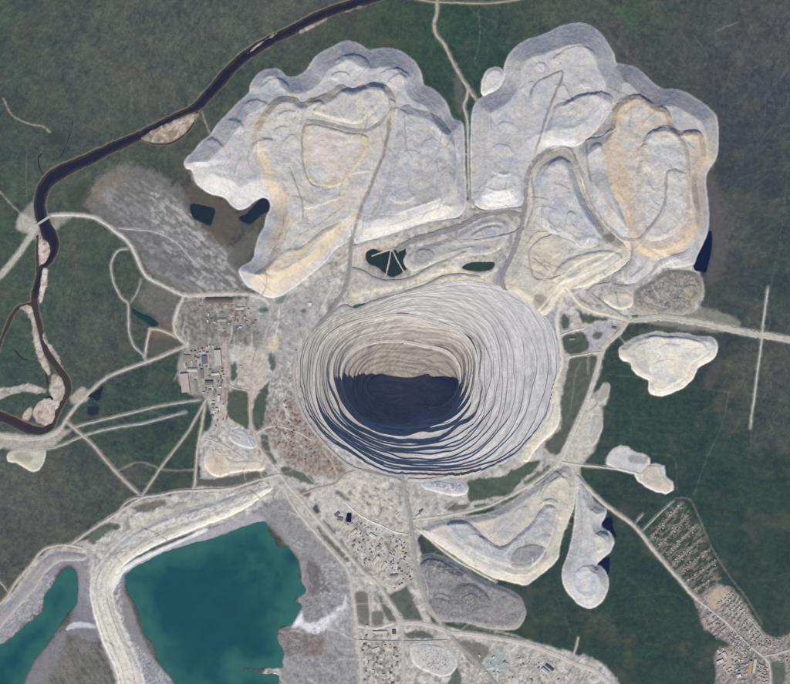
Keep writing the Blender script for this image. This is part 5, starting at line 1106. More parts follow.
for of, c_, w_, a_ in ((-9, (206, 198, 180), 1.4, .7), (-6, (150, 146, 142), .8, .6), (-3.5, (214, 208, 196), 1.2, .6), (-1, (158, 152, 148), .8, .5), (1.5, (208, 200, 188), 1.4, .6), (4, (146, 142, 140), .9, .6), (6.5, (206, 200, 190), 1.1, .6), (8.5, (138, 136, 136), 1.0, .6), (10.5, (190, 186, 182), 1.0, .6)):
    L_ = np.stack([dq[:, 0] - dt[:, 1] * of, dq[:, 1] + dt[:, 0] * of], 1)
    stroke([tuple(p) for p in L_[::3]], w_, c_, .5, a_, .3, None, 2)
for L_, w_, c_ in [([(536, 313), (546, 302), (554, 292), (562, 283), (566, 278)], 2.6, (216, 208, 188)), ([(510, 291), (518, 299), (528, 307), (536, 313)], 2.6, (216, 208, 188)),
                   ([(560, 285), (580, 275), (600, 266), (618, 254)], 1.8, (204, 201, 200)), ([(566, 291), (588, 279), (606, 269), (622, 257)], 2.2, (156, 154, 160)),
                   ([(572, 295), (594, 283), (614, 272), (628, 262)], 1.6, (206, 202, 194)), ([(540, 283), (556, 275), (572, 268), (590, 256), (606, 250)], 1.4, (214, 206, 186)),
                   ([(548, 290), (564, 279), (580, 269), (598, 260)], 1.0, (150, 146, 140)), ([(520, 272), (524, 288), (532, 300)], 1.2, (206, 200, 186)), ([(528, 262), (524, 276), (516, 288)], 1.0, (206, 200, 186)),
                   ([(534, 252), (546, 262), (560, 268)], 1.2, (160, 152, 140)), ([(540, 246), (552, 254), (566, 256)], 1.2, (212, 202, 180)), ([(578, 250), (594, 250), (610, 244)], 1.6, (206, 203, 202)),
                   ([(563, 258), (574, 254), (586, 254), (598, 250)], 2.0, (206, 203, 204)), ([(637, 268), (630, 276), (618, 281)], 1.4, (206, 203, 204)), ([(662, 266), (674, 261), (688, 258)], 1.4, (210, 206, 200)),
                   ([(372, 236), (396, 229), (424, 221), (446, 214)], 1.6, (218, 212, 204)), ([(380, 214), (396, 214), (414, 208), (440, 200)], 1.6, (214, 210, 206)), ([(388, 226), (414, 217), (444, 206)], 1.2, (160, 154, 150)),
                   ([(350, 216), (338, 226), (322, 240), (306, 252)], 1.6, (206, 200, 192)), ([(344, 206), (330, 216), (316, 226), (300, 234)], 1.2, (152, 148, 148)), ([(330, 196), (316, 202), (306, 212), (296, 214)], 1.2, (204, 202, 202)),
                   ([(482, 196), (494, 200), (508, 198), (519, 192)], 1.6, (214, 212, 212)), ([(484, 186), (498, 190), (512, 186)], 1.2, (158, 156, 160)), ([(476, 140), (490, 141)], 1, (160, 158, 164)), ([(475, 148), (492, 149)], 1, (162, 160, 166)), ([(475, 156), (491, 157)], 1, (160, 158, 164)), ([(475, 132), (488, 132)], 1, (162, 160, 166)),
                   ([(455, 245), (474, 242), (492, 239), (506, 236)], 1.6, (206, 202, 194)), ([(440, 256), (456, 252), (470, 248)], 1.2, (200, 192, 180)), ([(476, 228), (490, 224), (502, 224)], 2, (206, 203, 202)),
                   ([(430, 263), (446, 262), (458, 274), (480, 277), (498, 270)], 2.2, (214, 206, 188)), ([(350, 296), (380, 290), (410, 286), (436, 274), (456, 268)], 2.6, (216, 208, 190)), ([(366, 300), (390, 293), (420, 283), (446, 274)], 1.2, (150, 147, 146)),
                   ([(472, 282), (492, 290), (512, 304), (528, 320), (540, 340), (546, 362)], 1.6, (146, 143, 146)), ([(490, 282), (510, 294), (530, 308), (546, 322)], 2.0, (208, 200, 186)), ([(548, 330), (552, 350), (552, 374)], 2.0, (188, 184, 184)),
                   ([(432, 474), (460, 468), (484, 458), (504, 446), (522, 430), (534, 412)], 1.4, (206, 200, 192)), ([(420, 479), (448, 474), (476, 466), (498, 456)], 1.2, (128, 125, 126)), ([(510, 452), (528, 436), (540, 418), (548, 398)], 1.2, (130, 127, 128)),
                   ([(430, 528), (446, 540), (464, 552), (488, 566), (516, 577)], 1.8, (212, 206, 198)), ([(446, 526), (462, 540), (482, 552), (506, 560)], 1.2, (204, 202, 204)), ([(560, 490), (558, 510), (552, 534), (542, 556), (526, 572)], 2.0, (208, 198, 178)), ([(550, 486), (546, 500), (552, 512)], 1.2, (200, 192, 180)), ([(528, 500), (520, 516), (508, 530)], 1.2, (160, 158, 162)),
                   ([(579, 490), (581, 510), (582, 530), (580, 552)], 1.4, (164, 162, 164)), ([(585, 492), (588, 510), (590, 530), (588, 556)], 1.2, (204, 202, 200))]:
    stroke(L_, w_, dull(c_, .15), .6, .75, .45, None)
bare = (1 - VEG) * (0.4 + 0.6 * ~MASK_HEAP)
RG_ = 1 - 2.2 * np.abs(fbm(GX / 5.0, GY / 4.2, 951, 4))
R2_ = fbm(GX / 2.0, GY / 2.0, 961, 3)
ALB *= (1 + bare * (0.11 * RG_ + 0.15 * R2_ + 0.08 * N3))[..., None]
print('heaps ready')

# ------------------------------------------------------------------ the open pit: rings of benches
PX, PY = 420.0, 375.0
TH16 = np.arange(16) * math.pi / 8           # clockwise from east as seen on the photograph
PKEY = [
    (0, [136, 130, 120, 108, 100, 103, 106, 117, 120, 116, 92, 84, 86, 100, 121, 138]),
    (-55, [88, 92, 95, 93, 88, 90, 95, 105, 106, 104, 85, 76, 77, 82, 91, 91]),
    (-130, [62, 65, 66, 67, 68, 73, 81, 89, 92, 88, 70, 57, 51, 54, 62, 64]),
    (-143, [58, 60, 61, 61, 61, 66, 74, 83, 87.5, 84, 66, 54, 49, 52, 59, 60]),
    (-330, [43, 42, 42, 40, 41, 48, 60, 73, 77, 71, 51, 37, 32, 35, 43, 45]),
    (-560, [34, 30, 22, 15, 13, 15, 22, 36, 50, 38, 20, 12, 9, 10, 14, 24]),
]
M = 840
TH = np.arange(M) * 2 * math.pi / M


def per_interp(v):
    v = np.asarray(v, float)
    f = np.fft.rfft(v) / 16
    k = np.arange(len(f))
    r = np.real(f[0]) * np.ones(M)
    for q in range(1, len(f)):
        mult = 1.0 if q == 8 else 2.0
        r += mult * np.real(f[q] * np.exp(1j * q * TH))
    return r


DYB = 14.0                                   # the deeper rings lie further south


def dyz(z):
    return DYB * min(max(-z, 0), 560) / 560


PR = [(z, per_interp(v) - (dyz(z) * np.sin(TH) if z > -500 else 0)) for z, v in PKEY]
PZ = np.array([-z for z, _ in PR]); PRA = np.array([r for _, r in PR])
LEV = [0.0] + [-130.0 * (i + 1) / 11 for i in range(11)] + [-130.0 - 430.0 * (i + 1) / 13 for i in range(13)]
NB = len(LEV) - 1


def prad(z):
    z = min(max(-z, 0), 560)
    i = min(np.searchsorted(PZ, z, 'right') - 1, len(PZ) - 2)
    f = (z - PZ[i]) / (PZ[i + 1] - PZ[i])
    return PRA[i] * (1 - f) + PRA[i + 1] * f


def ring_noise(freq, seed, R=1.0):
    return vnoise(np.cos(TH) * freq + 31.7 + seed * 3.1, np.sin(TH) * freq + 11.3, seed)


R0 = prad(0) + 0.8 * ring_noise(9, 3) + 0.4 * ring_noise(30, 4)
crest = []; toe = []
prev_t = None
for k in range(NB):
    r = prad(LEV[k]); h = LEV[k] - LEV[k + 1]
    gap = np.minimum(np.maximum(r - prad(LEV[k + 1]), 1.2), 7.0)
    shared = 0.66 * ring_noise(2.6, 50 + k) + 0.20 * ring_noise(6, 60 + k) + 0.03 * ring_noise(26, 90 + k)
    r = R0 if k == 0 else r + gap * 0.85 * shared
    if k: r = np.minimum(r, prev_t - 0.12)
    crest.append(r); prev_t = r - h / math.tan(math.radians(66 if LEV[k] > -131 else 73)) / S * (1 + 0.18 * ring_noise(25, 150 + k)); toe.append(prev_t)


def pit_col(t, face, r, seed):
    """rock colour round one ring: grey outside, pinkish and brown inside, blue grey east, tan southeast."""
    east = np.clip(np.cos(TH), 0, 1)
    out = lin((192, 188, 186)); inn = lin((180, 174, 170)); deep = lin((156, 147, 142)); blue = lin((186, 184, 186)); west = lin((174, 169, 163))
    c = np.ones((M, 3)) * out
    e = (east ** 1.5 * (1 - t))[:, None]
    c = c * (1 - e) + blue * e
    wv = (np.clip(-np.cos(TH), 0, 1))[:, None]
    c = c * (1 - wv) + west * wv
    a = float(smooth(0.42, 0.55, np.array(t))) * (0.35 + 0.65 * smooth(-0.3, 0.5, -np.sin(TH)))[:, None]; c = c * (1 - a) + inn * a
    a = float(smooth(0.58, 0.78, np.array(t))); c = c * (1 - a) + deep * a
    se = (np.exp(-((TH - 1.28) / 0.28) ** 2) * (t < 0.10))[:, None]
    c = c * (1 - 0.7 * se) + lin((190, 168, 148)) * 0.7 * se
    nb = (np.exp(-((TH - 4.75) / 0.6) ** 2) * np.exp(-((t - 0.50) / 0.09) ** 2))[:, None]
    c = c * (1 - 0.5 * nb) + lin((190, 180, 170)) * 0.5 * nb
    al = TH * np.mean(r); ar = r + 0.8 * ring_noise(6, 77)
    tone = 1 + 0.16 * vnoise(al / 26, ar / 1.3, 301) + 0.17 * vnoise(al / 9, ar / 0.8, 302) + 0.13 * vnoise(al / 40, ar / 4.5, 303) + 0.11 * vnoise(al / 2.0, ar / 0.6, 304)
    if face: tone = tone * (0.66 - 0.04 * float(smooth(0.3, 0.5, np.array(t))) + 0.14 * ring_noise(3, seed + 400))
    return c * tone[:, None]


pit = link('open_pit', None)
pit.location = (*P3(PX, PY)[:2], 0)
tag(pit, 'vast oval terraced open pit mine with its floor in deep shadow', 'open pit')
cs, sn = np.cos(TH), np.sin(TH)


def ring_xyz(r, z):
    z = np.broadcast_to(z, r.shape)
    k = 1 - z / HC
    dy = DYB * np.clip(-z, 0, 560) / 560
    return np.stack([(PX + r * cs - CX) * S * k - pit.location.x, (CY - PY - dy - r * sn) * S * k - pit.location.y, z], 1)


def loft(name, rings, cols, parent, mat):
    V = np.concatenate([ring_xyz(r, z) for r, z in rings]); C = np.concatenate(cols)
    F = []
    i = np.arange(M); j = (i + 1) % M
    for q in range(len(rings) - 1):
        F.append(np.stack([q * M + i, q * M + j, (q + 1) * M + j, (q + 1) * M + i], 1))
    F = np.concatenate(F)[:, ::-1]
    me = mesh(name, V, F, mat, C, False)
    return link(name, me, parent)


for k in range(NB):
    z0, z1 = LEV[k], LEV[k + 1]
    t = k / NB
    rings = []; cols = []
    if k == 0:
        for dr, z in ((3.2, -3.0), (2.0, 1.9), (1.0, 3.2), (0.0, 2.2)):
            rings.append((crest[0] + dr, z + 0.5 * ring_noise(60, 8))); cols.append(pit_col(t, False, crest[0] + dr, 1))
    else:
        a = toe[k - 1]; b = crest[k]
        nn = int(np.clip((a - b).max() / 1.0, 3, 9))
        for q in range(nn + 1):
            f = q / nn
            rr = a * (1 - f) + b * f
            dz = 2.2 * (1 - f) ** 3 + 0.3 + (0.9 if q == nn else 0) + (0.7 * vnoise(TH * 90 / 2.5, rr / 1.5, 700 + k) if 0 < q < nn else 0)
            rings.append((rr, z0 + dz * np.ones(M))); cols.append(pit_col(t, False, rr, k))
    for f in (0.0, 0.3, 0.65, 1.0):
        rr = crest[k] * (1 - f) + toe[k] * f + (0.10 * ring_noise(120, 800 + 9 * k + int(f * 10)) if 0 < f < 1 else 0)
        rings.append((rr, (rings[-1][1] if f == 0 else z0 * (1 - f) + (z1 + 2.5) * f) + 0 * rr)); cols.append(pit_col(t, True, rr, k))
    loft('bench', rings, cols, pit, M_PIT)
# the haul ramp winding down the benches, a ledge with its own shoulder
th = np.linspace(0.62 * math.pi, 0.62 * math.pi + 2 * math.pi * 1.88, 1500)
zz = -12 - 428.0 * (np.arange(1500) / 1499.0)
rw = np.empty(1500)
for q in range(1500):
    rw[q] = np.interp(np.mod(th[q], 2 * math.pi), np.append(TH, 2 * math.pi), np.append(prad(zz[q]), prad(zz[q])[0]))
rw = np.convolve(np.pad(rw, 20, 'edge'), np.ones(41) / 41, 'valid')
rv = []; rc_ = []
tn_ = lin((194, 188, 183))[None] * (1 + 0.08 * vnoise(th * 60, th * 0, 71) + 0.06 * vnoise(th * 190, th * 0, 72))[:, None]
for dr, dz in ((1.3, -4.0), (1.2, 5.0), (0.4, 5.0), (-0.5, 5.0), (-1.1, 5.6), (-1.25, 6.4), (-2.3, -26.0)):
    r_ = rw + dr; z_ = zz + dz; k_ = 1 - z_ / HC; dy_ = DYB * np.clip(-z_, 0, 560) / 560
    rv.append(np.stack([(PX + r_ * np.cos(th) - CX) * S * k_ - pit.location.x, (CY - PY - dy_ - r_ * np.sin(th)) * S * k_ - pit.location.y, z_], 1))
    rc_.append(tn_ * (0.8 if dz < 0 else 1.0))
rF = []
i_ = np.arange(1499)
for q in range(6): rF.append(np.stack([q * 1500 + i_, (q + 1) * 1500 + i_, (q + 1) * 1500 + i_ + 1, q * 1500 + i_ + 1], 1))
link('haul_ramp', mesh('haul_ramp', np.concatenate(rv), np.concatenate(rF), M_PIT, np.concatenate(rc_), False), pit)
fl = []
for f in (1.0, 0.85, 0.7, 0.55, 0.4, 0.25, 0.12):
    fl.append((toe[NB - 1] * f, LEV[-1] + 2.5 - 10 * (1 - f) + 1.5 * ring_noise(20, 900 + int(f * 100))))
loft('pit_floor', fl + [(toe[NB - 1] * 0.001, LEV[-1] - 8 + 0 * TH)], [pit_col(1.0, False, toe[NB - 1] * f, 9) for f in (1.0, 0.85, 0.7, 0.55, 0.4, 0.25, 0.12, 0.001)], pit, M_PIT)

# rim radius on the map, to cut the ground
RG = np.hypot(GX - PX, GY - PY); TG = np.mod(np.arctan2(GY - PY, GX - PX), 2 * math.pi)
RIM = np.interp(TG, np.append(TH, 2 * math.pi), np.append(R0, R0[0])).astype(np.float32)
PITD = RIM - RG
del RG, TG, RIM

# ------------------------------------------------------------------ the ground, one sheet out to the horizon
def axis(a, b, step):
    core = np.arange(a, b + 0.01, step)
    g = step; lo = []; hi = []
    x = core[0]; y = core[-1]
    while x > -9000:
        g *= 1.22; x -= g; y += g
        lo.append(x); hi.append(y)
    return np.concatenate([lo[::-1], core, hi])


ax = axis(-20, 810, 1.13); ay = axis(-20, 704, 1.13)
AX, AY = np.meshgrid(ax, ay)
hz = bil(GB, AX, AY); tc = bil(ALB, AX, AY)
far = np.maximum(np.maximum(-20 - AX, AX - 810), np.maximum(-20 - AY, AY - 704))
ff = smooth(5, 38, far)
fn = fbm(AX / 60, AY / 60, 77, 4)
fc = lin((70, 80, 74)) * 0.8 * (1 + 0.35 * fn)[..., None]
tc = tc * (1 - ff[..., None]) + fc * ff[..., None]
hz = hz * (1 - ff) + ff * 1.2
pd = bil(PITD, AX, AY); cv = bil(COVER.astype(np.float32), AX, AY)
pd = np.where(far > 20, -50, pd); cv = np.where(far > 20, 0, cv)
bad = pd > -0.35
allcov = cv > 0.99
keep = ~(bad[:-1, :-1] | bad[1:, :-1] | bad[:-1, 1:] | bad[1:, 1:])
keep &= ~(allcov[:-1, :-1] & allcov[1:, :-1] & allcov[:-1, 1:] & allcov[1:, 1:])
F, used = grid_faces(keep)
kk = 1 - hz / HC
V = np.stack([(AX - CX) * S * kk, (CY - AY) * S * kk, hz], -1).reshape(-1, 3)
g = link('ground', mesh('ground', V[used], F, M_GROUND, tc.reshape(-1, 3)[used]))
tag(g, 'green grey tundra and bare mine ground', kind='structure')

# ------------------------------------------------------------------ thin blue summer air
hm = bpy.data.materials.new('summer_air'); hm.use_nodes = True
hn = hm.node_tree.nodes
hn.remove(hn['Principled BSDF'])
pv = hn.new('ShaderNodeVolumePrincipled')
pv.inputs['Color'].default_value = (0.17, 0.31, 0.84, 1)
pv.inputs['Density'].default_value = HAZE
hm.node_tree.links.new(pv.outputs[0], hn['Material Output'].inputs['Volume'])
hb = 92000.0
hv, hf_ = [(x, y, z) for z in (-640.0, HC + 40) for x, y in ((-hb, -hb), (hb, -hb), (hb, hb), (-hb, hb))], [(3, 2, 1, 0), (4, 5, 6, 7), (0, 1, 5, 4), (1, 2, 6, 5), (2, 3, 7, 6), (3, 0, 4, 7)]
hme = bpy.data.meshes.new('haze'); hme.from_pydata(hv, [], hf_); hme.materials.append(hm)
tag(link('haze', hme), 'thin blue air over the whole mine', 'haze', kind='stuff')

# ------------------------------------------------------------------ heap meshes
for hp, lays in zip(HEAPS, HLAY):
    root = None
    for lay in lays:
        sl, h, d = lay['sl'], lay['h'], lay['d']
        ok = (d > -1.9) & ~lay['cov']
        # leave out what the pit has taken
        ok &= PITD[sl] < 0.5
        kp = ok[:-1, :-1] & ok[1:, :-1] & ok[:-1, 1:] & ok[1:, 1:]
        if not kp.any(): continue
        F, used = grid_faces(kp)
        kk = 1 - h / HC
        V = np.stack([(GX[sl] - CX) * S * kk, (CY - GY[sl]) * S * kk, h], -1).reshape(-1, 3)[used]
        c = ALB[sl].reshape(-1, 3)[used]
        if root is None:
            o0 = V.mean(0) * np.array([1, 1, 0]); V = V - o0
            root = link(hp['n'], mesh(hp['n'], V, F, M_SPOIL, c))
            root.location = o0
            tag(root, hp['l'], hp['c'])
        else:
            o = link(lay['name'], mesh(lay['name'], V - o0, F, M_SPOIL, c), root)
            o['label'] = lay['label']

# ------------------------------------------------------------------ water sheets
for wi, (nm, lb, c, sl, d) in enumerate(WLAY):
    st = 2
    dd = d[::st, ::st]; x = GX[sl][::st, ::st]; y = GY[sl][::st, ::st]
    ok = dd > -1.7
    kp = ok[:-1, :-1] & ok[1:, :-1] & ok[:-1, 1:] & ok[1:, 1:]
    F, used = grid_faces(kp)
    z = np.full(x.shape, -1.5 - 0.02 * wi)
    V = np.stack([(x - CX) * S, (CY - y) * S, z], -1).reshape(-1, 3)[used]
    cc = np.ones(x.shape + (3,)) * lin(c)
    if wi < 2:
        sh = lin((54, 106, 102)) * .87; dp = lin((32, 80, 90)) * .87
        t = smooth(0, 26, dd + 9 * fbm(x / 18, y / 18, 500, 4))[..., None]
        cc = sh * (1 - t) + dp * t
        if wi == 0:
            g1 = (np.exp(-(((x - 262) / 32) ** 2 + ((y - 568) / 32) ** 2)) + 0.8 * np.exp(-(((x - 195) / 60) ** 2 + ((y - 690) / 26) ** 2)))[..., None]
            g1 = np.clip(g1 * (0.75 + 0.8 * fbm(x / 9, y / 9, 510, 4)[..., None]), 0, 1)
            cc = cc * (1 - 0.55 * g1) + lin((56, 102, 100)) * 0.55 * g1
            b1 = np.exp(-(((x - 292) / 9) ** 2 + ((y - 557) / 9) ** 2))[..., None]
            cc = cc * (1 - 0.8 * b1) + lin((18, 62, 84)) * 0.8 * b1
    elif nm.startswith('river'):
        t = smooth(0.2, 3.2, dd + 0.8 * fbm(x / 5, y / 5, 520, 3))[..., None]
        cc = lin((66, 58, 54)) * (1 - t) + cc * t
    cc = cc * (1 + (0.05 if wi < 2 else 0.12) * fbm(x / 7, y / 7, 530 + wi, 3))[..., None]
    o = link(nm, mesh(nm, V, F, M_WATER, cc.reshape(-1, 3)[used]))
    tag(o, lb, kind='structure')

# ------------------------------------------------------------------ roads laid over ground and heaps
def resample(L, step):
    Q = crom(L, 8, False)
    s = np.concatenate([[0], np.cumsum(np.hypot(*np.diff(Q, axis=0).T))])
    t = np.linspace(0, s[-1], max(4, int(s[-1] / step)))
    return np.stack([np.interp(t, s, Q[:, 0]), np.interp(t, s, Q[:, 1])], 1), t


for ri, (nm, lb, L, wd, c, prof) in enumerate(ROADS):
    Q, t = resample(L, 0.8)
    T = np.gradient(Q, axis=0); T /= np.hypot(T[:, 0], T[:, 1])[:, None] + 1e-9
    Nn = np.stack([-T[:, 1], T[:, 0]], 1)
    if nm == 'haul_road': wd *= 1.3
    nv = max(5, int(wd / 0.7) | 1)
    u = np.linspace(-1, 1, nv)
    jl = wd / 2 * (1 + 0.20 * vnoise(t / 2.5, t * 0, 1000 + ri) + 0.14 * vnoise(t / 0.9, t * 0, 1100 + ri))
    jr = wd / 2 * (1 + 0.20 * vnoise(t / 2.5, t * 0, 1200 + ri) + 0.14 * vnoise(t / 0.9, t * 0, 1300 + ri))
    wob = 0.25 * vnoise(t / 6, t * 0, 1400 + ri)
    off = np.where(u[None] < 0, u[None] * jl[:, None], u[None] * jr[:, None]) + wob[:, None]
    X = Q[:, :1] + Nn[:, :1] * off; Y = Q[:, 1:] + Nn[:, 1:] * off
    z = np.maximum(bil(HGT, X, Y), -1.0)
    if nm == 'haul_road':       # haul roads keep an even grade
        zm = z.mean(1); kern = np.ones(9) / 9
        zs = np.convolve(np.pad(zm, 4, 'edge'), kern, 'valid')
        z = np.maximum(z, 0.35 * z + 0.65 * zs[:, None])
    z = z + 1.0 + 0.06 * ri
    au = np.abs(u)[None]
    if nm == 'haul_road': z = z + 1.6 * smooth(0.7, 0.85, au)
    z = z - 3.5 * smooth(0.93, 1.0, au)
    ton = 1 + 0.07 * vnoise(t / 4, t * 0, 1500 + ri)[:, None] + 0.06 * vnoise(X / 1.1, Y / 1.1, 1600 + ri)
    if prof == 0: ton = ton * (1 - 0.05 * (au > 0.8))
    if prof == 1: ton = ton * (1 + 0.13 * (au > 0.65) - 0.05 * (au < 0.4))
    if prof == 2: ton = ton * (1 + 0.12 * np.cos(u * math.pi * 2.2)[None])
    cc = lin(dull(c, .3)) * 1.10 * ton[..., None]
    # road edges are of the ground they cross, and dust drifts over it
    e = np.clip(0.6 * smooth(0.6, 1.0, au) + 0.38 * smooth(-0.1, 0.7, fbm(X / 3.0, Y / 3.0, 1700 + ri, 3)), 0, 0.85)[..., None]
    cc = cc * (1 - e) + bil(ALB, X, Y) * e
    e = (0.8 * smooth(7, 0, np.minimum(t, t[-1] - t)))[:, None, None] * (1 if nm != 'road' else 0.5)
    cc = cc * (1 - e) + bil(ALB, X, Y) * e
    kk = 1 - z / HC
    V = np.stack([(X - CX) * S * kk, (CY - Y) * S * kk, z], -1).reshape(-1, 3)
    keepr = ~((bil(PITD, X, Y) > 0.6)[:-1, :-1])
    F, used = grid_faces(np.ones((len(t) - 1, nv - 1), bool) & keepr)
    if not len(F): continue
    F = F[:, ::-1]
    me = mesh(nm, V[used], F, M_ROAD, cc.reshape(-1, 3)[used])
    o = link(nm, me); tag(o, lb, kind='structure')

# ------------------------------------------------------------------ buildings
def hang(px, py):
    return float(bil(HGT, np.array([px]), np.array([py]))[0])


def box_vf(x0, x1, y0, y1, z0, z1):
    V = [(x0, y0, z0), (x1, y0, z0), (x1, y1, z0), (x0, y1, z0), (x0, y0, z1), (x1, y0, z1), (x1, y1, z1), (x0, y1, z1)]
    F = [(0, 1, 5, 4), (1, 2, 6, 5), (2, 3, 7, 6), (3, 0, 4, 7), (4, 5, 6, 7), (3, 2, 1, 0)]
    return V, F


def bm_obj(name, VF, mat, col, parent=None):
    V = []; F = []
    for v, f in VF:
        o = len(V); V += list(v); F += [tuple(i + o for i in q) for q in f]
    me = bpy.data.meshes.new(name); me.from_pydata(V, [], F); me.materials.append(mat)
    at = me.attributes.new('tint', 'FLOAT_COLOR', 'POINT')
    at.data.foreach_set('color', np.tile(np.append(lin(col), 1.0), len(V)).astype(np.float32))
    me.update()
    return link(name, me, parent)


def gable(L, W, H, rise, over=0.5):
    a, b = L / 2 + over, W / 2 + over
    V = [(-a, -b, H), (a, -b, H), (a, b, H), (-a, b, H), (-a, 0, H + rise), (a, 0, H + rise), (-a, -b, H + .35), (a, -b, H + .35), (a, b, H + .35), (-a, b, H + .35), (-a, 0, H + rise + .35), (a, 0, H + rise + .35)]
    F = [(6, 7, 11, 10), (8, 9, 10, 11), (0, 4, 5, 1), (2, 5, 4, 3), (0, 1, 7, 6), (2, 3, 9, 8), (0, 6, 10, 4), (4, 10, 9, 3), (1, 5, 11, 7), (5, 2, 8, 11)]
    return V, F


def building(name, L, W, H, roof, wall, kind='gable', detail=True):
    """walls, roof and what stands on it, as one thing round an Empty."""
    r = link(name, None)
    wv = [box_vf(-L / 2, L / 2, -W / 2, W / 2, -2.5, H)]
    wl = bm_obj('wall', wv, M_WALL, wall, r)
    if kind == 'gable':
        rise = W * 0.12
        V, F = gable(L, W, H + 0.01, rise)
        rf = bm_obj('roof', [(V, F)], M_ROOF, roof, r)
        e = [(-L / 2 + .1, -W / 2, H), (-L / 2 + .1, W / 2, H), (-L / 2 + .1, 0, H + rise), (L / 2 - .1, -W / 2, H), (L / 2 - .1, W / 2, H), (L / 2 - .1, 0, H + rise)]
        for q in (e[:3], e[3:]):
            bm_obj('gable_end', [(q, [(0, 1, 2)])], M_WALL, wall, r)
        if detail and L > 20:
            n = int(L / 14)
            for q in range(n):
                x = -L / 2 + (q + .5) * L / n
                bm_obj('ridge_vent', [box_vf(x - 1.6, x + 1.6, -1.0, 1.0, H + rise - .3, H + rise + 1.0)], M_ROOF, tuple(v * 0.8 for v in roof), rf)
    else:
        t = .5
        bm_obj('roof', [box_vf(-L / 2 + t, L / 2 - t, -W / 2 + t, W / 2 - t, H, H + .3)], M_ROOF, roof, r)
        bm_obj('parapet', [box_vf(-L / 2 - .1, L / 2 + .1, -W / 2 - .1, -W / 2 + t, H, H + 1), box_vf(-L / 2 - .1, L / 2 + .1, W / 2 - t, W / 2 + .1, H, H + 1),
                           box_vf(-L / 2 - .1, -L / 2 + t, -W / 2 + t, W / 2 - t, H, H + 1), box_vf(L / 2 - t, L / 2 + .1, -W / 2 + t, W / 2 - t, H, H + 1)], M_WALL, wall, r)
        if detail and L > 24:
            for q in range(int(L / 16)):
                x = random.uniform(-L * .42, L * .42); y = random.uniform(-W * .3, W * .3)
                s = random.uniform(1.2, 2.6)
                bm_obj('roof_unit', [box_vf(x - s, x + s, y - s * .7, y + s * .7, H + .31, H + 2.2)], M_CONC, (150, 150, 152), r)
    if detail and L > 24:
        n = max(2, int(L / 12))
        for q in range(n):
            x = -L / 2 + (q + .5) * L / n
            for sy in (-1, 1):
                y = sy * (W / 2 + .06)
                bm_obj('window', [box_vf(x - 2.2, x + 2.2, y - .07, y + .07, H * .35, H * .75)], M_ROOF, (52, 60, 68), wl)
        bm_obj('door', [box_vf(L / 2 - .02, L / 2 + .12, -2.2, 2.2, -2.0, min(4.6, H * .6))], M_ROOF, (92, 96, 104), wl)
    return r


def put(o, px, py, rot):
    o.location = P3(px, py, hang(px, py)); o.rotation_euler = (0, 0, rot)


def copy_tree(o, parent=None):
    c = o.copy(); COL.objects.link(c); c.parent = parent
    for ch in o.children:
        copy_tree(ch, c)
    return c


R = math.radians
WHT = (190, 188, 184); GRY = (150, 150, 152); BRN = (128, 112, 100); PNK = (196, 178, 172); RED = (146, 108, 98); BLU = (138, 144, 154); DRK = (104, 102, 104)
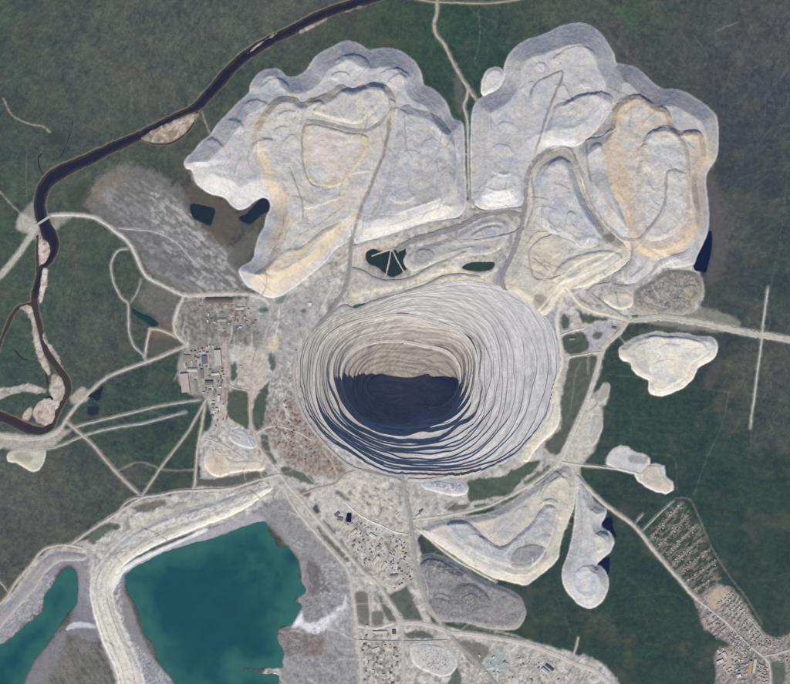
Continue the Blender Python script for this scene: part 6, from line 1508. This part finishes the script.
# big plant and works buildings: px, py, length px, width px, height m, angle deg, roof, wall, kind, label
BIG = [
    (219, 300.5, 27, 4.6, 14, 0, (112, 98, 90), (150, 140, 130), 'gable', 'very long brown roofed shed on the north edge of the plant'),
    (185, 383, 19, 8, 18, -84, (196, 180, 176), (170, 160, 156), 'flat', 'pale pink roofed hall on the western edge of the plant'),
    (218, 358, 16, 6.5, 22, -84, (196, 194, 188), (170, 166, 160), 'flat', 'broad white roofed mill hall in the plant'),
    (204.5, 360, 8, 5, 16, -84, (112, 112, 128), (140, 140, 148), 'flat', 'dark blue grey roofed hall in the middle of the plant'),
    (192, 370, 10, 3.0, 12, 0, (204, 198, 192), (180, 174, 168), 'gable', 'white narrow shed north of the pink roofed hall'),
    (215.5, 374, 7.5, 2.2, 12, 8, (222, 216, 206), (190, 186, 180), 'gable', 'bright white shed at the plant street'),
    (218.5, 398.5, 6.5, 2.6, 10, 82, (226, 222, 216), (190, 186, 180), 'flat', 'bright white block beside the plant street south end'),
    (225, 396, 15, 1.6, 7, 90, (178, 148, 142), (160, 140, 134), 'gable', 'long narrow pink roofed conveyor house along the plant street'),
    (202, 374, 9, 3.2, 14, -84, (132, 128, 126), (150, 146, 140), 'gable', 'grey shed in the south of the plant'),
    (196, 386, 12, 3, 10, -82, (146, 146, 142), (150, 148, 142), 'gable', 'grey green long shed on the south side of the plant'),
    (209, 383, 8, 4, 14, 0, (126, 116, 108), (140, 134, 128), 'gable', 'brown shed near the plant south corner'),
    (187, 357, 8, 4, 10, -4, (150, 140, 134), (160, 150, 144), 'flat', 'square grey workshop at the northwest of the plant'),
    (240, 371, 11, 3.4, 9, 84, (190, 184, 178), (170, 166, 160), 'flat', 'pale depot building beside the small green plot'),
    (240, 308.5, 8, 2.4, 9, 3, (210, 202, 198), (180, 172, 168), 'gable', 'white shed east of the long brown shed'),
    (222, 320, 9, 3, 10, 0, (176, 166, 164), (160, 152, 150), 'gable', 'pale shed in the dark yard north of the plant'),
    (248, 312, 6, 2.6, 9, 80, (204, 180, 174), (170, 156, 152), 'gable', 'pink roofed shed at the northeast yard corner'),
    (310, 304.5, 3.6, 3.6, 9, 10, (232, 230, 226), (210, 208, 204), 'flat', 'lone bright white square building north of the pit rim'),
    (337, 514.5, 5.4, 2.8, 10, 35, (116, 116, 128), (130, 130, 138), 'flat', 'dark grey block left of the black settling basin'),
    (340, 519, 6, 3.4, 10, -10, (122, 120, 122), (136, 134, 134), 'flat', 'grey block southwest of the black settling basin'),
    (354, 532, 6.5, 3, 10, 40, (214, 208, 176), (190, 184, 164), 'gable', 'cream shed in the works yard'),
    (373, 536, 7, 3, 10, -35, (222, 218, 212), (190, 186, 180), 'gable', 'white shed near the thin white lane'),
    (376, 560, 9, 3.4, 11, 55, (220, 210, 190), (190, 184, 170), 'gable', 'cream hall on the eastern side of the works'),
    (384, 566, 8, 3, 10, 60, (214, 206, 194), (190, 184, 176), 'gable', 'pale hall beside the works southeast corner'),
    (394, 576, 8, 3.2, 10, 5, (150, 142, 134), (160, 152, 144), 'gable', 'grey brown shed north of the dark green plot'),
    (380, 632, 14, 2.4, 8, 2, (206, 200, 192), (180, 176, 170), 'gable', 'long pale depot shed in the lower works'),
    (394, 632, 4, 4, 9, 4, (92, 88, 84), (120, 116, 112), 'flat', 'dark square block at the lower works road'),
    (366, 629, 8, 3, 9, 70, (214, 206, 202), (180, 174, 170), 'gable', 'pale shed at the west end of the lower works'),
    (376, 650, 8, 4, 10, 20, (220, 206, 194), (190, 180, 172), 'flat', 'pinkish hall below the lower works road'),
    (545, 671, 8, 3.6, 12, -38, (190, 202, 212), (160, 168, 176), 'gable', 'pale blue roofed hall in the lower right works'),
    (549.5, 667.5, 9, 2.2, 12, -38, (70, 74, 84), (90, 94, 100), 'gable', 'dark roofed hall beside the pale blue hall'),
    (720, 662, 7, 3.4, 14, 25, (224, 214, 210), (190, 182, 178), 'flat', 'white hall at the west of the town works'),
    (725, 655, 6, 3, 12, -60, (212, 196, 186), (184, 172, 166), 'gable', 'pinkish shed at the west of the town works'),
    (739, 676, 4, 3, 12, 10, (228, 226, 224), (200, 198, 196), 'flat', 'bright white block at the bottom of the town'),
    (750, 668, 14, 3.0, 10, 82, (196, 158, 128), (176, 156, 140), 'gable', 'long orange roofed row in the lower town'),
    (754.5, 666, 14, 2.6, 10, 82, (204, 200, 196), (180, 176, 172), 'gable', 'long white roofed row in the lower town'),
    (418, 516, 5, 2.4, 9, 40, (218, 216, 212), (190, 188, 184), 'gable', 'white shed at the trunk road crossing'),
    (421, 511, 4.4, 2, 8, 40, (110, 106, 104), (130, 126, 124), 'gable', 'dark shed at the trunk road crossing'),
    (572, 339, 5, 2, 8, 5, (150, 146, 140), (150, 146, 140), 'gable', 'grey shed on the green strip by the eastern pit rim'),
    (614, 328, 5, 2.2, 8, -14, (120, 116, 112), (140, 136, 130), 'gable', 'dark shed at the highway junction'),
    (635, 317, 6, 2.4, 8, 5, (130, 136, 124), (140, 142, 134), 'gable', 'green grey shed by the highway junction'),
]
for (px, py, L, Wd, H, a, rc, wc, kd, lb) in BIG:
    o = building('industrial_building', L * S, Wd * S, H * 0.62, tuple(v * .9 for v in rc), wc, kd)
    put(o, px, py, R(a)); tag(o, lb, 'building')

# small works buildings: four kinds, copied about the yards
SMALL = [('shed', 20, 11, 6, WHT, (180, 178, 174), 'gable', 'small white roofed works shed'), ('shed', 18, 9, 5, DRK, (120, 118, 116), 'gable', 'small dark roofed works shed'),
         ('shed', 22, 12, 6, BRN, (150, 140, 130), 'gable', 'small brown roofed works shed'), ('shed', 16, 12, 6, (186, 174, 150), (170, 160, 144), 'flat', 'small cream flat roofed works shed'),
         ('shed', 24, 10, 6, BLU, (150, 156, 166), 'gable', 'small blue grey roofed works shed'), ('shed', 18, 10, 5, RED, (160, 130, 120), 'gable', 'small rust roofed works shed')]
YARDS = [
    ('in the works yard beside the black basin', [(345, 524), (358, 520), (372, 526), (384, 536), (404, 536), (408, 560), (398, 574), (380, 574), (366, 566), (354, 548)], 44, 40, (0, 1, 2, 3, 4), (16, 24, 24, 22, 14)),
    ('in the yards of the lower works', [(360, 632), (398, 642), (398, 684), (364, 684)], 26, 10, (0, 1, 2, 3), (30, 25, 20, 25)),
    ('in the lower right works', [(480, 654), (510, 656), (540, 664), (560, 680), (500, 684), (476, 672)], 18, 30, (0, 1, 2, 3), (30, 25, 25, 20)),
    ('between the halls of the plant', [(184, 352), (212, 346), (224, 350), (224, 394), (204, 398), (190, 392)], 40, 0, (0, 1, 2, 3, 4), (25, 25, 25, 15, 10)),
    ('in the dark yard north of the plant', [(196, 306), (250, 306), (258, 326), (226, 334), (206, 324)], 22, 4, (0, 2, 3, 5), (30, 20, 30, 20)),
    ('along the plant street south of the plant', [(212, 402), (222, 392), (230, 400), (226, 428), (212, 430)], 14, 82, (0, 2, 5, 3), (30, 20, 30, 20)),
    ('in the brown ore stockyard', [(268, 388), (290, 384), (296, 412), (316, 440), (338, 464), (330, 474), (300, 464), (276, 446)], 30, 45, (2, 5, 1, 4), (25, 40, 20, 15)),
    ('near the trunk road north of the dark green plot', [(390, 548), (410, 546), (414, 580), (392, 590)], 18, 5, (1, 2, 3), (40, 30, 30)),
    ('in the western town works', [(716, 652), (724, 648), (738, 654), (744, 664), (738, 674), (728, 678), (719, 666)], 26, 30, (0, 3, 5, 4), (40, 25, 20, 15)),
]
protos = []
for s in SMALL:
    protos.append(building(s[0], s[1], s[2], s[3], s[4], s[5], s[6], False))
first = [True] * len(SMALL)


def inside(P, x, y):
    c = False
    for i in range(len(P)):
        ax_, ay_ = P[i]; bx_, by_ = P[(i + 1) % len(P)]
        if (ay_ > y) != (by_ > y) and x < (bx_ - ax_) * (y - ay_) / (by_ - ay_) + ax_: c = not c
    return c


placed = [(b[0], b[1], max(b[2], b[3]) / 2 + .8) for b in BIG]
for where, P, n, a, kinds, wts in YARDS:
    xs = [p[0] for p in P]; ys = [p[1] for p in P]
    tries = 0; got = 0
    while got < n and tries < 3000:
        tries += 1
        x, y = random.uniform(min(xs), max(xs)), random.uniform(min(ys), max(ys))
        if not inside(P, x, y) or any((x - q[0]) ** 2 + (y - q[1]) ** 2 < (q[2] + 1.5) ** 2 for q in placed): continue
        if float(bil(GB, np.array([x]), np.array([y]))[0]) < -0.5: continue
        k = random.choices(kinds, wts)[0]
        if first[k]: o = protos[k]; first[k] = False
        else: o = copy_tree(protos[k])
        f = random.uniform(0.5, 1.1)
        o.scale = (f, f, 1)
        put(o, x, y, R(a + random.choice((0, 90)) + random.uniform(-6, 6)))
        tag(o, SMALL[k][7] + ' ' + where, 'shed', 'works sheds ' + where)
        placed.append((x, y, 1.3)); got += 1

# allotment cabins in slanting rows
def small_house(name, L, W, H, roof, wall):
    rise = W * .3
    V, F = gable(L, W, H, rise, .4)
    wv, wf = box_vf(-L / 2, L / 2, -W / 2, W / 2, -2.0, H - .05)
    r = link(name, None)
    bm_obj('wall', [(wv, wf)], M_WALL, wall, r)
    bm_obj('roof', [(V, F)], M_ROOF, roof, r)
    return r


CAB = [((188, 182, 176), 'white roofed'), ((150, 146, 146), 'grey roofed'), ((170, 130, 122), 'rust roofed'), ((70, 68, 70), 'dark roofed')]
cabp = [small_house('cabin', 9.5, 8, 3.2, c[0], (176, 164, 150)) for c in CAB]
cf = [True] * 4
bushes = []
for row, (a, b) in enumerate(GROWS):
    n = int(np.hypot(*(b - a)) / 2.9)
    dirv = (b - a) / np.hypot(*(b - a)); nrm = np.array([-dirv[1], dirv[0]])
    for i in range(n):
        for sd in (-1, 1):
            if random.random() < 0.3: continue
            p = a + (b - a) * ((i + .5 + random.uniform(-.25, .25)) / n) + nrm * sd * random.uniform(1.0, 2.7)
            k = random.choices(range(4), (34, 34, 20, 12))[0]
            if cf[k]: o = cabp[k]; cf[k] = False
            else: o = copy_tree(cabp[k])
            put(o, p[0], p[1], math.atan2(-dirv[1], dirv[0]) + random.choice((0, math.pi / 2)))
            tag(o, '%s cabin in the %s garden row from the straight lane' % (CAB[k][1], ORD[row]), 'cabin', 'cabins in the %s garden row' % ORD[row])
        for q in range(2):
            p = a + (b - a) * random.random() + nrm * random.choice((-1, 1)) * random.uniform(2.4, 4.2)
            bushes.append((p[0], p[1]))

# town houses in rows, block by block
HSE = [((190, 184, 180), 'pale roofed'), ((150, 146, 145), 'grey roofed'), ((164, 126, 118), 'red roofed'), ((112, 108, 108), 'dark roofed'), ((146, 152, 162), 'blue grey roofed')]
hsp = [small_house('house', 12.5, 8.5, 4.0, c[0], (178, 170, 162)) for c in HSE]
hf = [True] * 5
for bl, rows_ in TROWS:
    for e0, e1 in rows_:
        L_ = np.hypot(*(e1 - e0)); dv = (e1 - e0) / L_
        nvv = np.array([-dv[1], dv[0]])
        n = int(L_ / 2.3)
        for i in range(n):
            if random.random() < .2: continue
            p = e0 + (e1 - e0) * ((i + .5) / n) + nvv * random.uniform(-.9, .5) + dv * random.uniform(-.5, .5)
            k = random.choices(range(5), (36, 26, 14, 14, 10))[0]
            if hf[k]: o = hsp[k]; hf[k] = False
            else: o = copy_tree(hsp[k])
            put(o, p[0], p[1], math.atan2(-dv[1], dv[0]) + random.uniform(-.12, .12) + random.choice((0, 0, math.pi / 2)))
            tag(o, '%s house in the %s' % (HSE[k][1], bl), 'house', 'houses in the ' + bl)
            if random.random() < .5: bushes.append(tuple(p + nvv * 1.6))

# ------------------------------------------------------------------ the river bridge
A = np.array(P3(36.0, 225.5)); B = np.array(P3(50.5, 216.0))
br = link('road_bridge', None); mid = (A + B) / 2
br.location = (mid[0], mid[1], 0); br.rotation_euler = (0, 0, math.atan2(B[1] - A[1], B[0] - A[0]))
tag(br, 'concrete road bridge carrying the pale gravel road over the dark river', 'bridge')
Lb = float(np.hypot(*(B - A)[:2]))
bm_obj('deck', [box_vf(-Lb / 2, Lb / 2, -9, 9, 4.6, 6.2)], M_CONC, (176, 172, 162), br)
for sy in (-1, 1):
    bm_obj('railing', [box_vf(-Lb / 2, Lb / 2, sy * 8.7 - .25, sy * 8.7 + .25, 6.2, 7.4)], M_CONC, (150, 148, 144), br)
for q in range(4):
    x = -Lb / 2 + (q + .5) * Lb / 4
    bm_obj('pier', [box_vf(x - 1.2, x + 1.2, -7, 7, -6, 4.6)], M_CONC, (140, 138, 134), br)

# ------------------------------------------------------------------ low larch scrub over the tundra, and garden bushes
def scrub(name, xs, ys, size, hgt, dark, label, cat=None):
    n = len(xs)
    z = bil(HGT, xs, ys)
    cx = (xs - CX) * S; cy = (CY - ys) * S
    a0 = rng.uniform(0, 2 * math.pi, n); sz = size * rng.uniform(.6, 1.35, n)
    V = np.zeros((n, 6, 3)); 
    for q in range(5):
        rr = sz * rng.uniform(.75, 1.2, n)
        V[:, q, 0] = cx + rr * np.cos(a0 + q * 2 * math.pi / 5); V[:, q, 1] = cy + rr * np.sin(a0 + q * 2 * math.pi / 5); V[:, q, 2] = z - .4
    V[:, 5, 0] = cx + rng.uniform(-.3, .3, n) * sz; V[:, 5, 1] = cy + rng.uniform(-.3, .3, n) * sz; V[:, 5, 2] = z + hgt * rng.uniform(.6, 1.3, n)
    b = (np.arange(n) * 6)[:, None]
    F = np.concatenate([b + np.array([[q, (q + 1) % 5, 5]]) for q in range(5)])
    c = bil(ALB, xs, ys) * dark * rng.uniform(.75, 1.25, n)[:, None] * np.array([.99, 1.01, .97])
    o = link(name, mesh(name, V.reshape(-1, 3), F, M_SCRUB, np.repeat(c, 6, 0), False))
    tag(o, label, cat, kind='stuff')


n = 140000
xs = rng.uniform(-18, 808, n); ys = rng.uniform(-18, 702, n)
vg = bil(VEG, xs, ys); al = bil(ALB, xs, ys); gb = bil(GB, xs, ys); mh = bil(MASK_HEAP.astype(np.float32), xs, ys)
green = al[:, 1] - 0.5 * (al[:, 0] + al[:, 2])
pr = 0.13 + 0.5 * smooth(0.0, 0.028, green)
ok = (vg > 0.8) & (gb > -0.2) & (mh < .05) & (bil(PITD, xs, ys) < -2) & (rng.uniform(0, 1, n) < pr)
ok &= fbm(xs / 7, ys / 7, 640, 3) > -0.45
scrub('larch_scrub', xs[ok], ys[ok], 3.6, 2.6, 0.88, 'sparse low larch scrub and moss over the tundra', 'scrub')
bx = np.array(bushes)
scrub('garden_bushes', bx[:, 0], bx[:, 1], 4.5, 3.5, 0.6, 'dark garden bushes between cabins and houses', 'bushes')
print('scrub', ok.sum(), 'objects', len(bpy.data.objects))
